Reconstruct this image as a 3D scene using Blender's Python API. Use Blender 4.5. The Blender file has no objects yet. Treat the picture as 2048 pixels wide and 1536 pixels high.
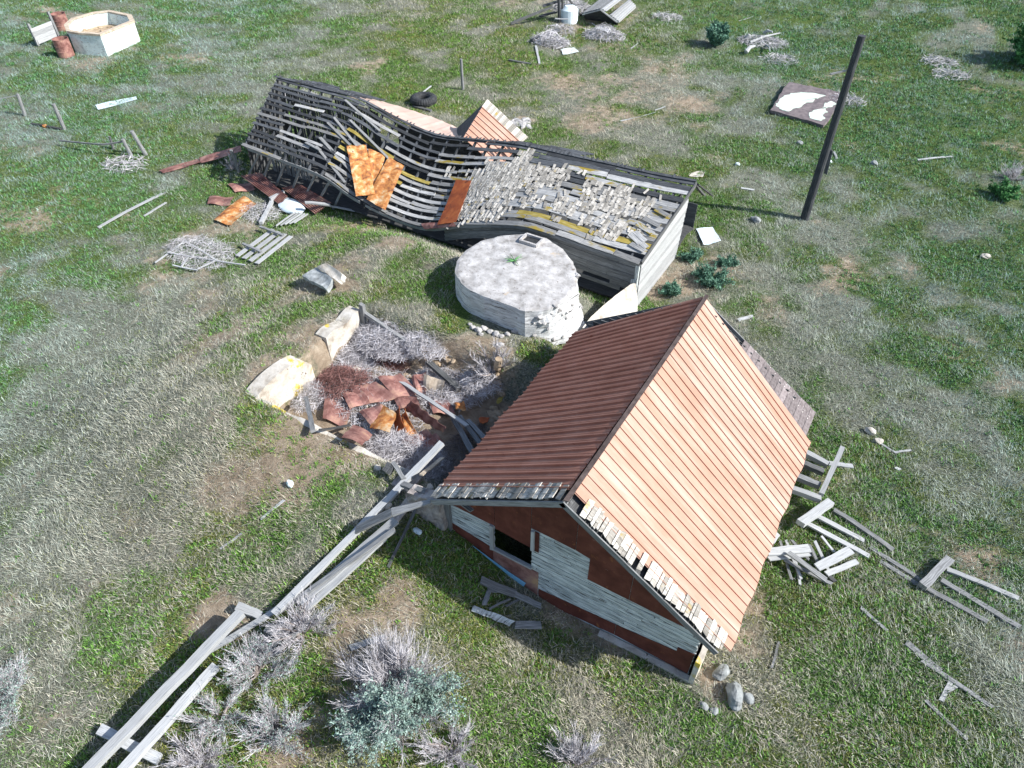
import bpy, math, random
import numpy as np
from mathutils import Vector, Matrix
random.seed(7); np.random.seed(7)
rnd = random.random
def U(a, b): return a + (b - a) * random.random()
C = bpy.context.scene
col = C.collection
# ------------------------------------------------------------------ camera
F = 1422.0; CX, CY = 1024.0, 768.0                 # focal length in photo pixels (2048 wide)
TH = math.radians(43.0); YAW = math.radians(30.8); CH = 14.0
cam_d = bpy.data.cameras.new('camera'); cam = bpy.data.objects.new('camera', cam_d); col.objects.link(cam)
cam_d.sensor_width = 36.0; cam_d.lens = 36.0 * F / 2048.0
cam_d.clip_start = 0.1; cam_d.clip_end = 3000
cam.location = (0, 0, CH); cam.rotation_euler = (math.radians(90) - TH, 0, YAW)
C.camera = cam
# ------------------------------------------------------------------ light
SUN_AZ, SUN_EL = math.radians(15.5), math.radians(38.0)
w = bpy.data.worlds.new('World'); C.world = w; w.use_nodes = True
wn = w.node_tree; bg = wn.nodes['Background']
sky = wn.nodes.new('ShaderNodeTexSky'); sky.sky_type = 'NISHITA'; sky.sun_disc = False
sky.sun_elevation = SUN_EL; sky.sun_rotation = math.radians(90) - SUN_AZ
wn.links.new(sky.outputs[0], bg.inputs[0]); bg.inputs[1].default_value = 0.12
sd = bpy.data.lights.new('sun', 'SUN'); sun = bpy.data.objects.new('sun', sd); col.objects.link(sun)
sd.energy = 4.6; sd.angle = math.radians(0.5); sd.color = (1.0, 0.98, 0.94)
sdir = Vector((math.cos(SUN_AZ) * math.cos(SUN_EL), math.sin(SUN_AZ) * math.cos(SUN_EL), math.sin(SUN_EL)))
sun.rotation_euler = sdir.to_track_quat('Z', 'Y').to_euler(); sun.location = (30, 10, 40)
C.view_settings.view_transform = 'Standard'; C.view_settings.look = 'None'
C.view_settings.exposure = 0.62; C.view_settings.gamma = 1.0
C.render.engine = 'CYCLES'
# ------------------------------------------------------------------ numpy noise
_T = np.random.RandomState(3).rand(256, 256)
def vnoise(x, y):
    x = np.asarray(x, float); y = np.asarray(y, float)
    xi = np.floor(x).astype(int); yi = np.floor(y).astype(int); fx = x - xi; fy = y - yi
    fx = fx * fx * (3 - 2 * fx); fy = fy * fy * (3 - 2 * fy)
    a = _T[xi & 255, yi & 255]; b = _T[(xi + 1) & 255, yi & 255]; c = _T[xi & 255, (yi + 1) & 255]; d = _T[(xi + 1) & 255, (yi + 1) & 255]
    return (a * (1 - fx) + b * fx) * (1 - fy) + (c * (1 - fx) + d * fx) * fy
def fbm(x, y, o=4):
    s = 0; a = .5; t = 0
    for i in range(o):
        s = s + a * vnoise(x * 2 ** i + 17.3 * i, y * 2 ** i + 9.1 * i); t += a; a *= .55
    return s / t
def sm(a, b, t):
    t = np.clip((t - a) / (b - a), 0, 1); return t * t * (3 - 2 * t)
# ------------------------------------------------------------------ terrain height
PIT = (-12.6, -6.0, 8.05, 12.3)
def HT(x, y):
    x = np.asarray(x, float); y = np.asarray(y, float)
    left = sm(-19.5, -13.6, x)
    g1 = 1 - sm(-6.9, -3.0, x); g2 = 1 - sm(-7.7, -6.0, x); k = sm(13.6, 14.4, y)
    right = g1 * (1 - k) + g2 * k
    m = 1.12 * left * right * sm(1.8, 7.2, y) * (1 - sm(16.0, 18.2, y))
    n = 0.5 * (fbm(x / 9 + 3, y / 9, 3) - .5) * sm(3, 22, np.hypot(x + 8, y - 12)) + .10 * (fbm(x / 1.3, y / 1.3, 3) - .5)
    z = m + n * (1 - .0 * m)
    inx = sm(-12.66, -12.5, x) * (1 - sm(-5.95, -5.8, x)); iny = sm(7.98, 8.12, y) * (1 - sm(11.8, 12.75, y))
    p = inx * iny
    z = z * (1 - p) + (0.05 + .35 * (fbm(x / .8 + 9, y / .8, 3) - .4)) * p
    d = np.hypot(x + 13.0, y - 15.0)                       # hollow round the broken slabs
    z = z - .25 * np.exp(-(d / .7) ** 2)
    return z
def ray(px, py):
    cr = (math.cos(YAW), math.sin(YAW), 0.0); cf = (-math.sin(YAW) * math.cos(TH), math.cos(YAW) * math.cos(TH), -math.sin(TH))
    cu = (-math.sin(YAW) * math.sin(TH), math.cos(YAW) * math.sin(TH), math.cos(TH))
    return Vector([F * cf[i] + (px - CX) * cr[i] - (py - CY) * cu[i] for i in range(3)])
def at(px, py, dz=0.0, z=None):
    """point of the ground (plus dz) that the photo shows at this pixel"""
    d = ray(px, py)
    if z is not None:
        t = (z - CH) / d[2]; return Vector((d[0] * t, d[1] * t, z))
    t0 = (4.0 - CH) / d[2]; t1 = (-1.0 - CH) / d[2]; n = 160
    pt = t0
    for i in range(n + 1):
        t = t0 + (t1 - t0) * i / n
        if CH + d[2] * t < float(HT(d[0] * t, d[1] * t)) + dz:
            a, b = pt, t
            for _ in range(14):
                c = (a + b) / 2
                if CH + d[2] * c < float(HT(d[0] * c, d[1] * c)) + dz: b = c
                else: a = c
            t = b; break
        pt = t
    return Vector((d[0] * t, d[1] * t, CH + d[2] * t))
def hz(x, y): return float(HT(x, y))
# ------------------------------------------------------------------ mesh builder
class MB:
    def __init__(s): s.v = []; s.f = []; s.uv = []; s.c = []
    def quad(s, pts, uvs=None, c=None):
        i = len(s.v); s.v += [tuple(p) for p in pts]; s.f.append(tuple(range(i, i + len(pts))))
        s.uv += uvs if uvs else [(p[0], p[1]) for p in pts]; s.c.append(rnd() if c is None else c)
    def strip(s, pts, wd, th, up=(0, 0, 1), c=None, jit=.03, uo=None, taper=None):
        """plank or beam that follows the points"""
        pts = [Vector(p) for p in pts]; n = len(pts); c = rnd() if c is None else c; uo = U(0, 50) if uo is None else uo
        up = Vector(up); rings = []; L = 0; us = []
        for i, p in enumerate(pts):
            d = (pts[min(i + 1, n - 1)] - pts[max(i - 1, 0)]).normalized()
            sd_ = d.cross(up)
            if sd_.length < 1e-4: sd_ = d.cross(Vector((1, 0, 0)))
            sd_.normalize(); u2 = sd_.cross(d).normalized()
            k = 1 if taper is None else 1 + (taper - 1) * i / (n - 1)
            a = wd / 2 * k * (1 + U(-jit, jit)); b = wd / 2 * k * (1 + U(-jit, jit)); h = th / 2 * k
            e = d * U(-.02, .02) * (1 if i in (0, n - 1) else 0)
            rings.append([p - sd_ * a - u2 * h + e, p + sd_ * b - u2 * h - e, p + sd_ * b + u2 * h - e, p - sd_ * a + u2 * h + e])
            if i: L += (p - pts[i - 1]).length
            us.append(L + uo)
        vv = [0, wd, wd + th, 2 * wd + th, 2 * wd + 2 * th]
        for i in range(n - 1):
            for j in range(4):
                k = (j + 1) % 4
                s.quad([rings[i][j], rings[i + 1][j], rings[i + 1][k], rings[i][k]][::-1],
                       [(us[i], vv[j]), (us[i + 1], vv[j]), (us[i + 1], vv[j + 1]), (us[i], vv[j + 1])][::-1], c)
        s.quad(rings[0], [(uo, 0), (uo, wd), (uo + th, wd), (uo + th, 0)], c)
        s.quad(rings[-1][::-1], [(uo, 0), (uo, wd), (uo + th, wd), (uo + th, 0)], c)
    def beam(s, p, q, wd, th, up=(0, 0, 1), c=None, n=3, sag=0.0, jit=.04, taper=None):
        p = Vector(p); q = Vector(q)
        pts = [p.lerp(q, i / n) + Vector((0, 0, -sag * math.sin(math.pi * i / n))) for i in range(n + 1)]
        s.strip(pts, wd, th, up, c, jit, taper=taper)
    def box(s, x0, x1, y0, y1, z0, z1, c=None):
        s.strip([(x0, (y0 + y1) / 2, (z0 + z1) / 2), (x1, (y0 + y1) / 2, (z0 + z1) / 2)], abs(y1 - y0), abs(z1 - z0), c=c, jit=0)
    def tube(s, pts, radii, n=8, c=None, cap=True):
        pts = [Vector(p) for p in pts]; c = rnd() if c is None else c; rings = []; L = 0; m = len(pts)
        for i, p in enumerate(pts):
            d = (pts[min(i + 1, m - 1)] - pts[max(i - 1, 0)]).normalized()
            a = d.cross(Vector((0, 0, 1)));
            if a.length < 1e-2: a = d.cross(Vector((1, 0, 0)))
            a.normalize(); b = a.cross(d)
            if i: L += (p - pts[i - 1]).length
            rings.append(([p + (a * math.cos(2 * math.pi * j / n) + b * math.sin(2 * math.pi * j / n)) * radii[i] for j in range(n)], L))
        r0 = radii[0]
        for i in range(m - 1):
            A, la = rings[i]; B, lb = rings[i + 1]
            for j in range(n):
                k = (j + 1) % n
                s.quad([A[j], B[j], B[k], A[k]], [(la, j / n * 6 * r0), (lb, j / n * 6 * r0), (lb, (j + 1) / n * 6 * r0), (la, (j + 1) / n * 6 * r0)], c)
        if cap:
            s.quad(rings[0][0], None, c); s.quad(rings[-1][0][::-1], None, c)
    def sheet(s, A, B, Cc, D, nu, nv, th, fn=None, c=None, edge=0.0):
        """A->B is u, A->D is v; fn(u, v) lifts along the normal"""
        A, B, Cc, D = [Vector(p) for p in (A, B, Cc, D)]; c = rnd() if c is None else c
        N = (B - A).cross(D - A).normalized()
        if N.z < 0 and abs(N.z) > .02: N = -N
        lu = (B - A).length; lv = (D - A).length; g = []
        for j in range(nv + 1):
            row = []
            for i in range(nu + 1):
                u = i / nu; v = j / nv
                p = A.lerp(B, u).lerp(D.lerp(Cc, u), v)
                if edge and (i in (0, nu) or j in (0, nv)): p = p + ((B - A).normalized() * U(-edge, edge) + (D - A).normalized() * U(-edge, edge))
                row.append(p + N * (fn(u, v) if fn else 0))
            g.append(row)
        flip = (B - A).cross(D - A).dot(N) < 0
        for side in (1, -1):
            o = N * (th / 2 * side)
            for j in range(nv):
                for i in range(nu):
                    q = [g[j][i] + o, g[j][i + 1] + o, g[j + 1][i + 1] + o, g[j + 1][i] + o]
                    uvq = [(i / nu * lu, j / nv * lv), ((i + 1) / nu * lu, j / nv * lv), ((i + 1) / nu * lu, (j + 1) / nv * lv), (i / nu * lu, (j + 1) / nv * lv)]
                    if (side == 1) == flip: q = q[::-1]; uvq = uvq[::-1]
                    s.quad(q, uvq, c)
        o = N * (th / 2)
        ring = [g[0][i] for i in range(nu + 1)] + [g[j][nu] for j in range(1, nv + 1)] + [g[nv][i] for i in range(nu - 1, -1, -1)] + [g[j][0] for j in range(nv - 1, 0, -1)]
        for i in range(len(ring)):
            a = ring[i]; b = ring[(i + 1) % len(ring)]
            s.quad([a - o, b - o, b + o, a + o], None, c)
    def rock(s, ctr, size, seed=0, rough=.35, nu=14, nv=9, rot=0, flat=0.0):
        r = np.random.RandomState(seed); ph = r.rand(9) * 7; c = rnd(); g = []
        for j in range(nv + 1):
            th = math.pi * j / nv; row = []
            for i in range(nu):
                a = 2 * math.pi * i / nu
                d = Vector((math.sin(th) * math.cos(a), math.sin(th) * math.sin(a), math.cos(th)))
                k = 1 + rough * (math.sin(d.x * 2.3 + ph[0]) * math.cos(d.y * 2.9 + ph[1]) + .5 * math.sin(d.z * 5 + d.x * 4 + ph[2]) + .3 * math.sin(d.y * 9 + ph[3]) * math.sin(d.x * 8 + ph[4])) * .6
                p = Vector((d.x * size[0] * k, d.y * size[1] * k, d.z * size[2] * k))
                p = Matrix.Rotation(rot, 3, 'Z') @ p; row.append(Vector(ctr) + p)
            g.append(row)
        for j in range(nv):
            for i in range(nu):
                k = (i + 1) % nu
                if j == 0: s.quad([g[0][0], g[1][i], g[1][k]], None, c)
                elif j == nv - 1: s.quad([g[j][i], g[nv][0], g[j][k]], None, c)
                else: s.quad([g[j][i], g[j + 1][i], g[j + 1][k], g[j][k]], None, c)
    def build(s, name, mat, root=None, smooth=False):
        o0 = Vector((0, 0, 0))
        if root is None:
            a = np.array(s.v); o0 = Vector(((a[:, 0].min() + a[:, 0].max()) / 2, (a[:, 1].min() + a[:, 1].max()) / 2, a[:, 2].min()))
        else:
            r = root
            while r is not None: o0 = o0 + r.location; r = r.parent
        me = bpy.data.meshes.new(name)
        me.from_pydata([(p[0] - o0[0], p[1] - o0[1], p[2] - o0[2]) for p in s.v], [], s.f)
        uvl = me.uv_layers.new(name='UVMap'); uvl.data.foreach_set('uv', np.array(s.uv, dtype=np.float32).ravel())
        at_ = me.attributes.new('rnd', 'FLOAT', 'FACE'); at_.data.foreach_set('value', np.array(s.c, dtype=np.float32))
        if smooth: me.polygons.foreach_set('use_smooth', [True] * len(me.polygons))
        me.materials.append(mat); me.update()
        o = bpy.data.objects.new(name, me); col.objects.link(o)
        if root is None: o.location = o0
        else: o.parent = root
        return o
def tag(o, label, cat, group=None, kind=None):
    if label: o['label'] = label
    if cat: o['category'] = cat
    if group: o['group'] = group
    if kind: o['kind'] = kind
    return o
def thing(name, loc, label, cat, group=None):
    o = bpy.data.objects.new(name, None); col.objects.link(o); o.location = loc; o.empty_display_size = .2
    return tag(o, label, cat, group)
# ------------------------------------------------------------------ materials
def ramp(nt, fac, stops, interp='LINEAR'):
    r = nt.nodes.new('ShaderNodeValToRGB'); r.color_ramp.interpolation = interp
    e = r.color_ramp.elements
    while len(e) > 1: e.remove(e[0])
    e[0].position = stops[0][0]; e[0].color = (*stops[0][1], 1)
    for p, c_ in stops[1:]:
        n = e.new(p); n.color = (*c_, 1)
    nt.links.new(fac, r.inputs[0]); return r.outputs[0]
def noise(nt, vec, scale, detail=6, rough=.6, dist=0.0):
    n = nt.nodes.new('ShaderNodeTexNoise'); n.inputs['Scale'].default_value = scale; n.inputs['Detail'].default_value = detail
    n.inputs['Roughness'].default_value = rough; n.inputs['Distortion'].default_value = dist
    nt.links.new(vec, n.inputs['Vector']); return n.outputs['Fac']
def coords(nt, kind, sc=(1, 1, 1)):
    tc = nt.nodes.new('ShaderNodeTexCoord'); mp = nt.nodes.new('ShaderNodeMapping'); mp.inputs['Scale'].default_value = sc
    nt.links.new(tc.outputs[kind], mp.inputs['Vector']); return mp.outputs[0]
def mix(nt, f, a, b, mode='MIX'):
    m = nt.nodes.new('ShaderNodeMix'); m.data_type = 'RGBA'; m.blend_type = mode
    for s_, i in ((f, 0), (a, 6), (b, 7)):
        if isinstance(s_, (int, float)): m.inputs[i].default_value = s_
        elif isinstance(s_, tuple): m.inputs[i].default_value = (*s_, 1)
        else: nt.links.new(s_, m.inputs[i])
    return m.outputs[2]
def mrange(nt, v, a, b, c_=0.0, d=1.0):
    m = nt.nodes.new('ShaderNodeMapRange'); nt.links.new(v, m.inputs[0])
    for i, k in enumerate((a, b, c_, d)): m.inputs[i + 1].default_value = k
    return m.outputs[0]
def math_(nt, op, a, b):
    m = nt.nodes.new('ShaderNodeMath'); m.operation = op
    for i, s_ in enumerate((a, b)):
        if isinstance(s_, (int, float)): m.inputs[i].default_value = s_
        else: nt.links.new(s_, m.inputs[i])
    return m.outputs[0]
def attr(nt, name, out='Fac'):
    a = nt.nodes.new('ShaderNodeAttribute'); a.attribute_name = name; return a.outputs[out]
def mk(name, stops, kind='UV', sc=(1, 1, 1), nscale=6, detail=8, var=.25, rough=.85, bump=.3, bdist=.01, layers=(), metal=0.0, rgh=.62):
    m = bpy.data.materials.new(name); m.use_nodes = True; nt = m.node_tree; b = nt.nodes['Principled BSDF']
    v = coords(nt, kind, sc); n1 = noise(nt, v, nscale, detail, rgh, .2)
    c_ = ramp(nt, n1, stops)
    r = attr(nt, 'rnd'); k = mrange(nt, r, 0, 1, 1 - var, 1 + var)
    cc = nt.nodes.new('ShaderNodeCombineXYZ')
    for i in range(3): nt.links.new(k, cc.inputs[i])
    c_ = mix(nt, 1.0, c_, cc.outputs[0], 'MULTIPLY')
    hts = n1
    for (kind2, sc2, ns2, lo, hi, color, useR) in layers:
        v2 = coords(nt, kind2, sc2)
        if useR:                              # shift the pattern per board
            ad = nt.nodes.new('ShaderNodeVectorMath'); ad.operation = 'ADD'; cx = nt.nodes.new('ShaderNodeCombineXYZ')
            mm = math_(nt, 'MULTIPLY', r, 37.0); nt.links.new(mm, cx.inputs[2]); nt.links.new(v2, ad.inputs[0]); nt.links.new(cx.outputs[0], ad.inputs[1]); v2 = ad.outputs[0]
        n2 = noise(nt, v2, ns2, 6, .65, .3); f = mrange(nt, n2, lo, hi)
        c_ = mix(nt, f, c_, color)
    nt.links.new(c_, b.inputs['Base Color']); b.inputs['Roughness'].default_value = rough; b.inputs['Metallic'].default_value = metal
    b.inputs['Specular IOR Level'].default_value = .25
    bp = nt.nodes.new('ShaderNodeBump'); bp.inputs['Strength'].default_value = bump; bp.inputs['Distance'].default_value = bdist
    nt.links.new(hts, bp.inputs['Height']); nt.links.new(bp.outputs[0], b.inputs['Normal'])
    return m
G = lambda v, t=(1, 1, 1): (v * t[0], v * t[1], v * t[2])
cool = (1.0, 1.02, 1.03); warm = (1.0, .93, .82)
M = {}
M['wood'] = mk('weathered_wood', [(.25, G(.07, cool)), (.45, G(.19, cool)), (.62, G(.30, cool)), (.8, G(.42, cool))], sc=(.5, 9, 1), nscale=5, var=.22, layers=[('UV', (.6, 30, 1), 4, .60, .66, (.05, .045, .04), True)])
M['wood_pale'] = mk('bleached_wood', [(.25, G(.20, cool)), (.45, G(.38, cool)), (.7, G(.50, cool))], sc=(.5, 9, 1), nscale=5, var=.2, layers=[('UV', (.5, 26, 1), 4, .62, .68, (.09, .08, .07), True)])
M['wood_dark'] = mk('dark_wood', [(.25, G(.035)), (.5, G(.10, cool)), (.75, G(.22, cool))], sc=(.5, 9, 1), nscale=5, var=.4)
M['wood_roof'] = mk('roof_board_wood', [(.25, (.09, .092, .095)), (.45, (.27, .27, .27)), (.62, (.46, .455, .44)), (.8, (.62, .60, .56))], sc=(.5, 9, 1), nscale=5, var=.45,
                    layers=[('UV', (.45, 1.2, 1), 1.6, .57, .63, (.32, .24, .045), True), ('UV', (.6, 30, 1), 4, .60, .66, (.03, .03, .03), True)])
M['wood_black'] = mk('blackened_or_shaded_wood', [(.25, (.02, .025, .03)), (.5, (.065, .07, .078)), (.75, (.19, .2, .21))], sc=(.5, 9, 1), nscale=5, var=.45)
M['wood_lichen'] = mk('lichen_board', [(.25, (.08, .07, .03)), (.5, (.30, .23, .05)), (.75, (.42, .38, .2))], sc=(.5, 4, 1), nscale=4, var=.3)
M['shingle'] = mk('wood_shingle', [(.25, G(.17, warm)), (.5, G(.44, warm)), (.8, G(.70, (1, .96, .9)))], sc=(9, 1, 1), nscale=4, var=.45, layers=[('UV', (1, 1, 1), 1.3, .60, .68, (.36, .26, .06), True)])
M['siding'] = mk('peeling_white_siding', [(.25, (.16, .175, .175)), (.42, (.42, .46, .46)), (.6, (.66, .70, .70))], sc=(.8, 6, 1), nscale=3, var=.10,
                 layers=[('UV', (.7, 9, 1), 3, .56, .62, (.07, .065, .06), True), ('UV', (14, 14, 1), 3, .71, .74, (.05, .04, .04), True)])
M['tin_red'] = mk('red_brown_tin', [(.3, (.075, .022, .016)), (.5, (.12, .036, .026)), (.7, (.18, .06, .042))], sc=(1, 1, 1), nscale=2.5, var=.12, rough=.7, bump=.1,
                  layers=[('UV', (1.2, .8, 1), 3, .62, .72, (.34, .13, .05), True), ('UV', (.5, 8, 1), 5, .70, .73, (.5, .45, .42), True)])
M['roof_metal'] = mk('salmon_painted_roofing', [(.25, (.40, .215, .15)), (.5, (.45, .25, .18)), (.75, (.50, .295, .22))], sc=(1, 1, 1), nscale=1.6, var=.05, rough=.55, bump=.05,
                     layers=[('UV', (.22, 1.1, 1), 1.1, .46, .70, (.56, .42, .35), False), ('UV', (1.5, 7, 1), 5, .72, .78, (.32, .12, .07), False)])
M['roof_shade'] = mk('salmon_roofing_shade_tinted', [(.25, (.36, .15, .10)), (.5, (.44, .20, .14)), (.75, (.52, .27, .20))], sc=(1, 1, 1), nscale=1.6, var=.06, rough=.5, bump=.05,  # same roofing as the sunlit slope, its shade put into a redder, darker colour
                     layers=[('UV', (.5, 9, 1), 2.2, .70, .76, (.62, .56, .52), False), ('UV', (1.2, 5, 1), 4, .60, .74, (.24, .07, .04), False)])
M['cap'] = mk('dark_ridge_cap', [(.3, (.05, .035, .03)), (.7, (.15, .115, .105))], nscale=6, var=.3, rough=.6)
M['rust'] = mk('orange_rusted_tin', [(.3, (.13, .055, .04)), (.40, (.30, .12, .05)), (.48, (.50, .20, .06)), (.55, (.58, .30, .12)), (.62, (.62, .44, .26)), (.7, (.66, .55, .42))], 'Object', (1, 1, 1), 3.6, var=.15, rough=.75, bump=.25,
               layers=[('Object', (1, 1, 1), 6, .62, .68, (.16, .05, .03), False)])
M['rust_dark'] = mk('dark_red_rusted_tin', [(.28, (.08, .03, .028)), (.42, (.22, .10, .085)), (.55, (.36, .19, .16)), (.64, (.46, .27, .20)), (.74, (.58, .36, .20))], 'Object', (1, 1, 1), 2.5, var=.2, rough=.7, bump=.25)
M['rust_red'] = mk('red_orange_tin', [(.25, (.16, .04, .02)), (.5, (.36, .09, .03)), (.7, (.50, .16, .05))], 'Object', (1, 1, 1), 2.0, var=.15, rough=.7, bump=.15, layers=[('Object', (1, 1, 1), 5, .60, .66, (.15, .05, .03), False)])
M['pink'] = mk('pink_roof_tin', [(.3, (.56, .38, .31)), (.7, (.66, .50, .43))], 'UV', (1, 1, 1), 1.5, var=.04, rough=.5)
M['white'] = mk('pale_blue_painted_steel', [(.3, (.58, .70, .76)), (.7, (.78, .86, .90))], 'Object', (1, 1, 1), 3, var=.05, rough=.5, layers=[('Object', (1, 1, 1), 4, .66, .7, (.3, .2, .12), False)])
M['blue'] = mk('light_blue_board', [(.3, (.14, .38, .58)), (.7, (.28, .55, .75))], 'Object', (1, 1, 1), 5, var=.05)
M['concrete'] = mk('weathered_concrete', [(.25, G(.16, warm)), (.42, G(.36, (1, .96, .93))), (.6, G(.52, (1, .97, .95))), (.8, G(.68, (1, .99, .97)))], 'Object', (1, 1, 1), 3.4, 10, var=.03, bump=.6, bdist=.05, rough=.95,
                   layers=[('Object', (1, 1, 1), 12, .60, .66, (.20, .17, .15), False), ('Object', (1, 1, 1), 1.1, .62, .70, (.52, .40, .26), False)])
M['concrete_side'] = mk('board_formed_concrete', [(.25, G(.28)), (.5, G(.58, cool)), (.75, G(.78, cool))], 'UV', (.7, 5, 1), 3.0, 10, var=.03, bump=.8, bdist=.04, rough=.95,
                   layers=[('UV', (.8, 5, 1), 6, .58, .64, (.16, .14, .13), False), ('UV', (.25, 9, 1), 2.2, .60, .63, (.10, .09, .085), False)])
M['cement_lichen'] = mk('lichen_concrete', [(.25, (.24, .19, .14)), (.45, (.50, .46, .40)), (.7, (.66, .63, .58))], 'Object', (1, 1, 1), 3, 10, var=.03, bump=.7, bdist=.05, rough=.95,
                   layers=[('Object', (1, 1, 1), 9, .64, .67, (.15, .12, .1), False), ('Object', (.5, .5, .5), 1.7, .58, .62, (.62, .46, .06), False)])
M['plaster'] = mk('mint_white_plaster', [(.25, (.45, .50, .48)), (.45, (.68, .78, .76)), (.7, (.78, .87, .85))], 'Object', (1, 1, 1), 3, 10, var=.03, bump=.5, bdist=.04, rough=.9,
                   layers=[('Object', (1, 1, 3), 7, .60, .64, (.22, .17, .13), False), ('Object', (1, 1, 1), 1.6, .66, .7, (.5, .4, .3), False)])
M['rim'] = mk('tan_concrete_rim', [(.25, (.32, .25, .18)), (.7, (.68, .58, .46))], 'Object', (1, 1, 1), 5, var=.03)
M['stone'] = mk('grey_rock', [(.25, (.12, .12, .12)), (.5, (.30, .32, .32)), (.75, (.55, .57, .57))], 'Object', (1, 1, 1), 5, 10, var=.1, bump=.8, bdist=.04, layers=[('Object', (1, 1, 1), 3, .60, .7, (.45, .48, .42), False)])
M['earth'] = mk('tan_earth', [(.25, (.20, .14, .09)), (.5, (.42, .32, .22)), (.75, (.58, .47, .34))], 'Object', (1, 1, 1), 4, 10, var=.1, bump=1.0, bdist=.06)
M['masonry'] = mk('rubble_masonry', [(.2, (.10, .085, .08)), (.42, (.32, .28, .26)), (.7, (.58, .52, .48))], 'Object', (1, 1, 1), 5, 8, var=.1, bump=1.0, bdist=.08)
M['rubber_and_hatch'] = mk('black_rubber_and_hatch_dark', [(.3, (.02, .021, .023)), (.7, (.06, .063, .066))], 'Object', (1, 1, 1), 8, var=.2, rough=.7)
M['asph'] = mk('old_roof_felt_shingle', [(.25, (.10, .085, .085)), (.5, (.20, .17, .17)), (.75, (.34, .3, .3))], 'UV', (3, 5, 1), 3, var=.3, rough=.9, layers=[('UV', (1, 1.5, 1), 2.2, .60, .63, (.75, .70, .66), False)])
M['twig'] = mk('dead_twig', [(.3, (.34, .32, .33)), (.7, (.76, .74, .77))], 'Object', (1, 1, 1), 3, var=.35)
M['twig_dark'] = mk('dead_branch', [(.3, (.14, .11, .10)), (.7, (.34, .30, .28))], 'Object', (1, 1, 1), 3, var=.35)
M['twig_red'] = mk('reddish_dead_twig', [(.3, (.12, .05, .045)), (.7, (.36, .20, .18))], 'Object', (1, 1, 1), 3, var=.4)
M['sage'] = mk('sage_leaf', [(.3, (.16, .25, .21)), (.7, (.36, .47, .42))], 'Object', (1, 1, 1), 3, var=.35)
M['leaf'] = mk('green_leaf', [(.3, (.05, .15, .05)), (.7, (.13, .32, .11))], 'Object', (1, 1, 1), 2, var=.4)
M['leaf_teal'] = mk('blue_green_leaf', [(.3, (.06, .15, .10)), (.7, (.19, .34, .25))], 'Object', (1, 1, 1), 2, var=.4)
M['mint'] = mk('pale_mint_lime_crust', [(.3, (.52, .62, .52)), (.7, (.68, .78, .68))], 'Object', (1, 1, 1), 4, var=.03)
M['padgrey'] = mk('brown_grey_slab', [(.3, (.10, .085, .09)), (.7, (.24, .2, .2))], 'Object', (1, 1, 1), 4, 8, var=.03)
# vertex coloured foliage
def vcmat(name, rough=.8):
    m = bpy.data.materials.new(name); m.use_nodes = True; nt = m.node_tree; b = nt.nodes['Principled BSDF']
    c_ = attr(nt, 'tint', 'Color'); nt.links.new(c_, b.inputs['Base Color']); b.inputs['Roughness'].default_value = rough
    b.inputs['Specular IOR Level'].default_value = .15
    return m
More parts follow.
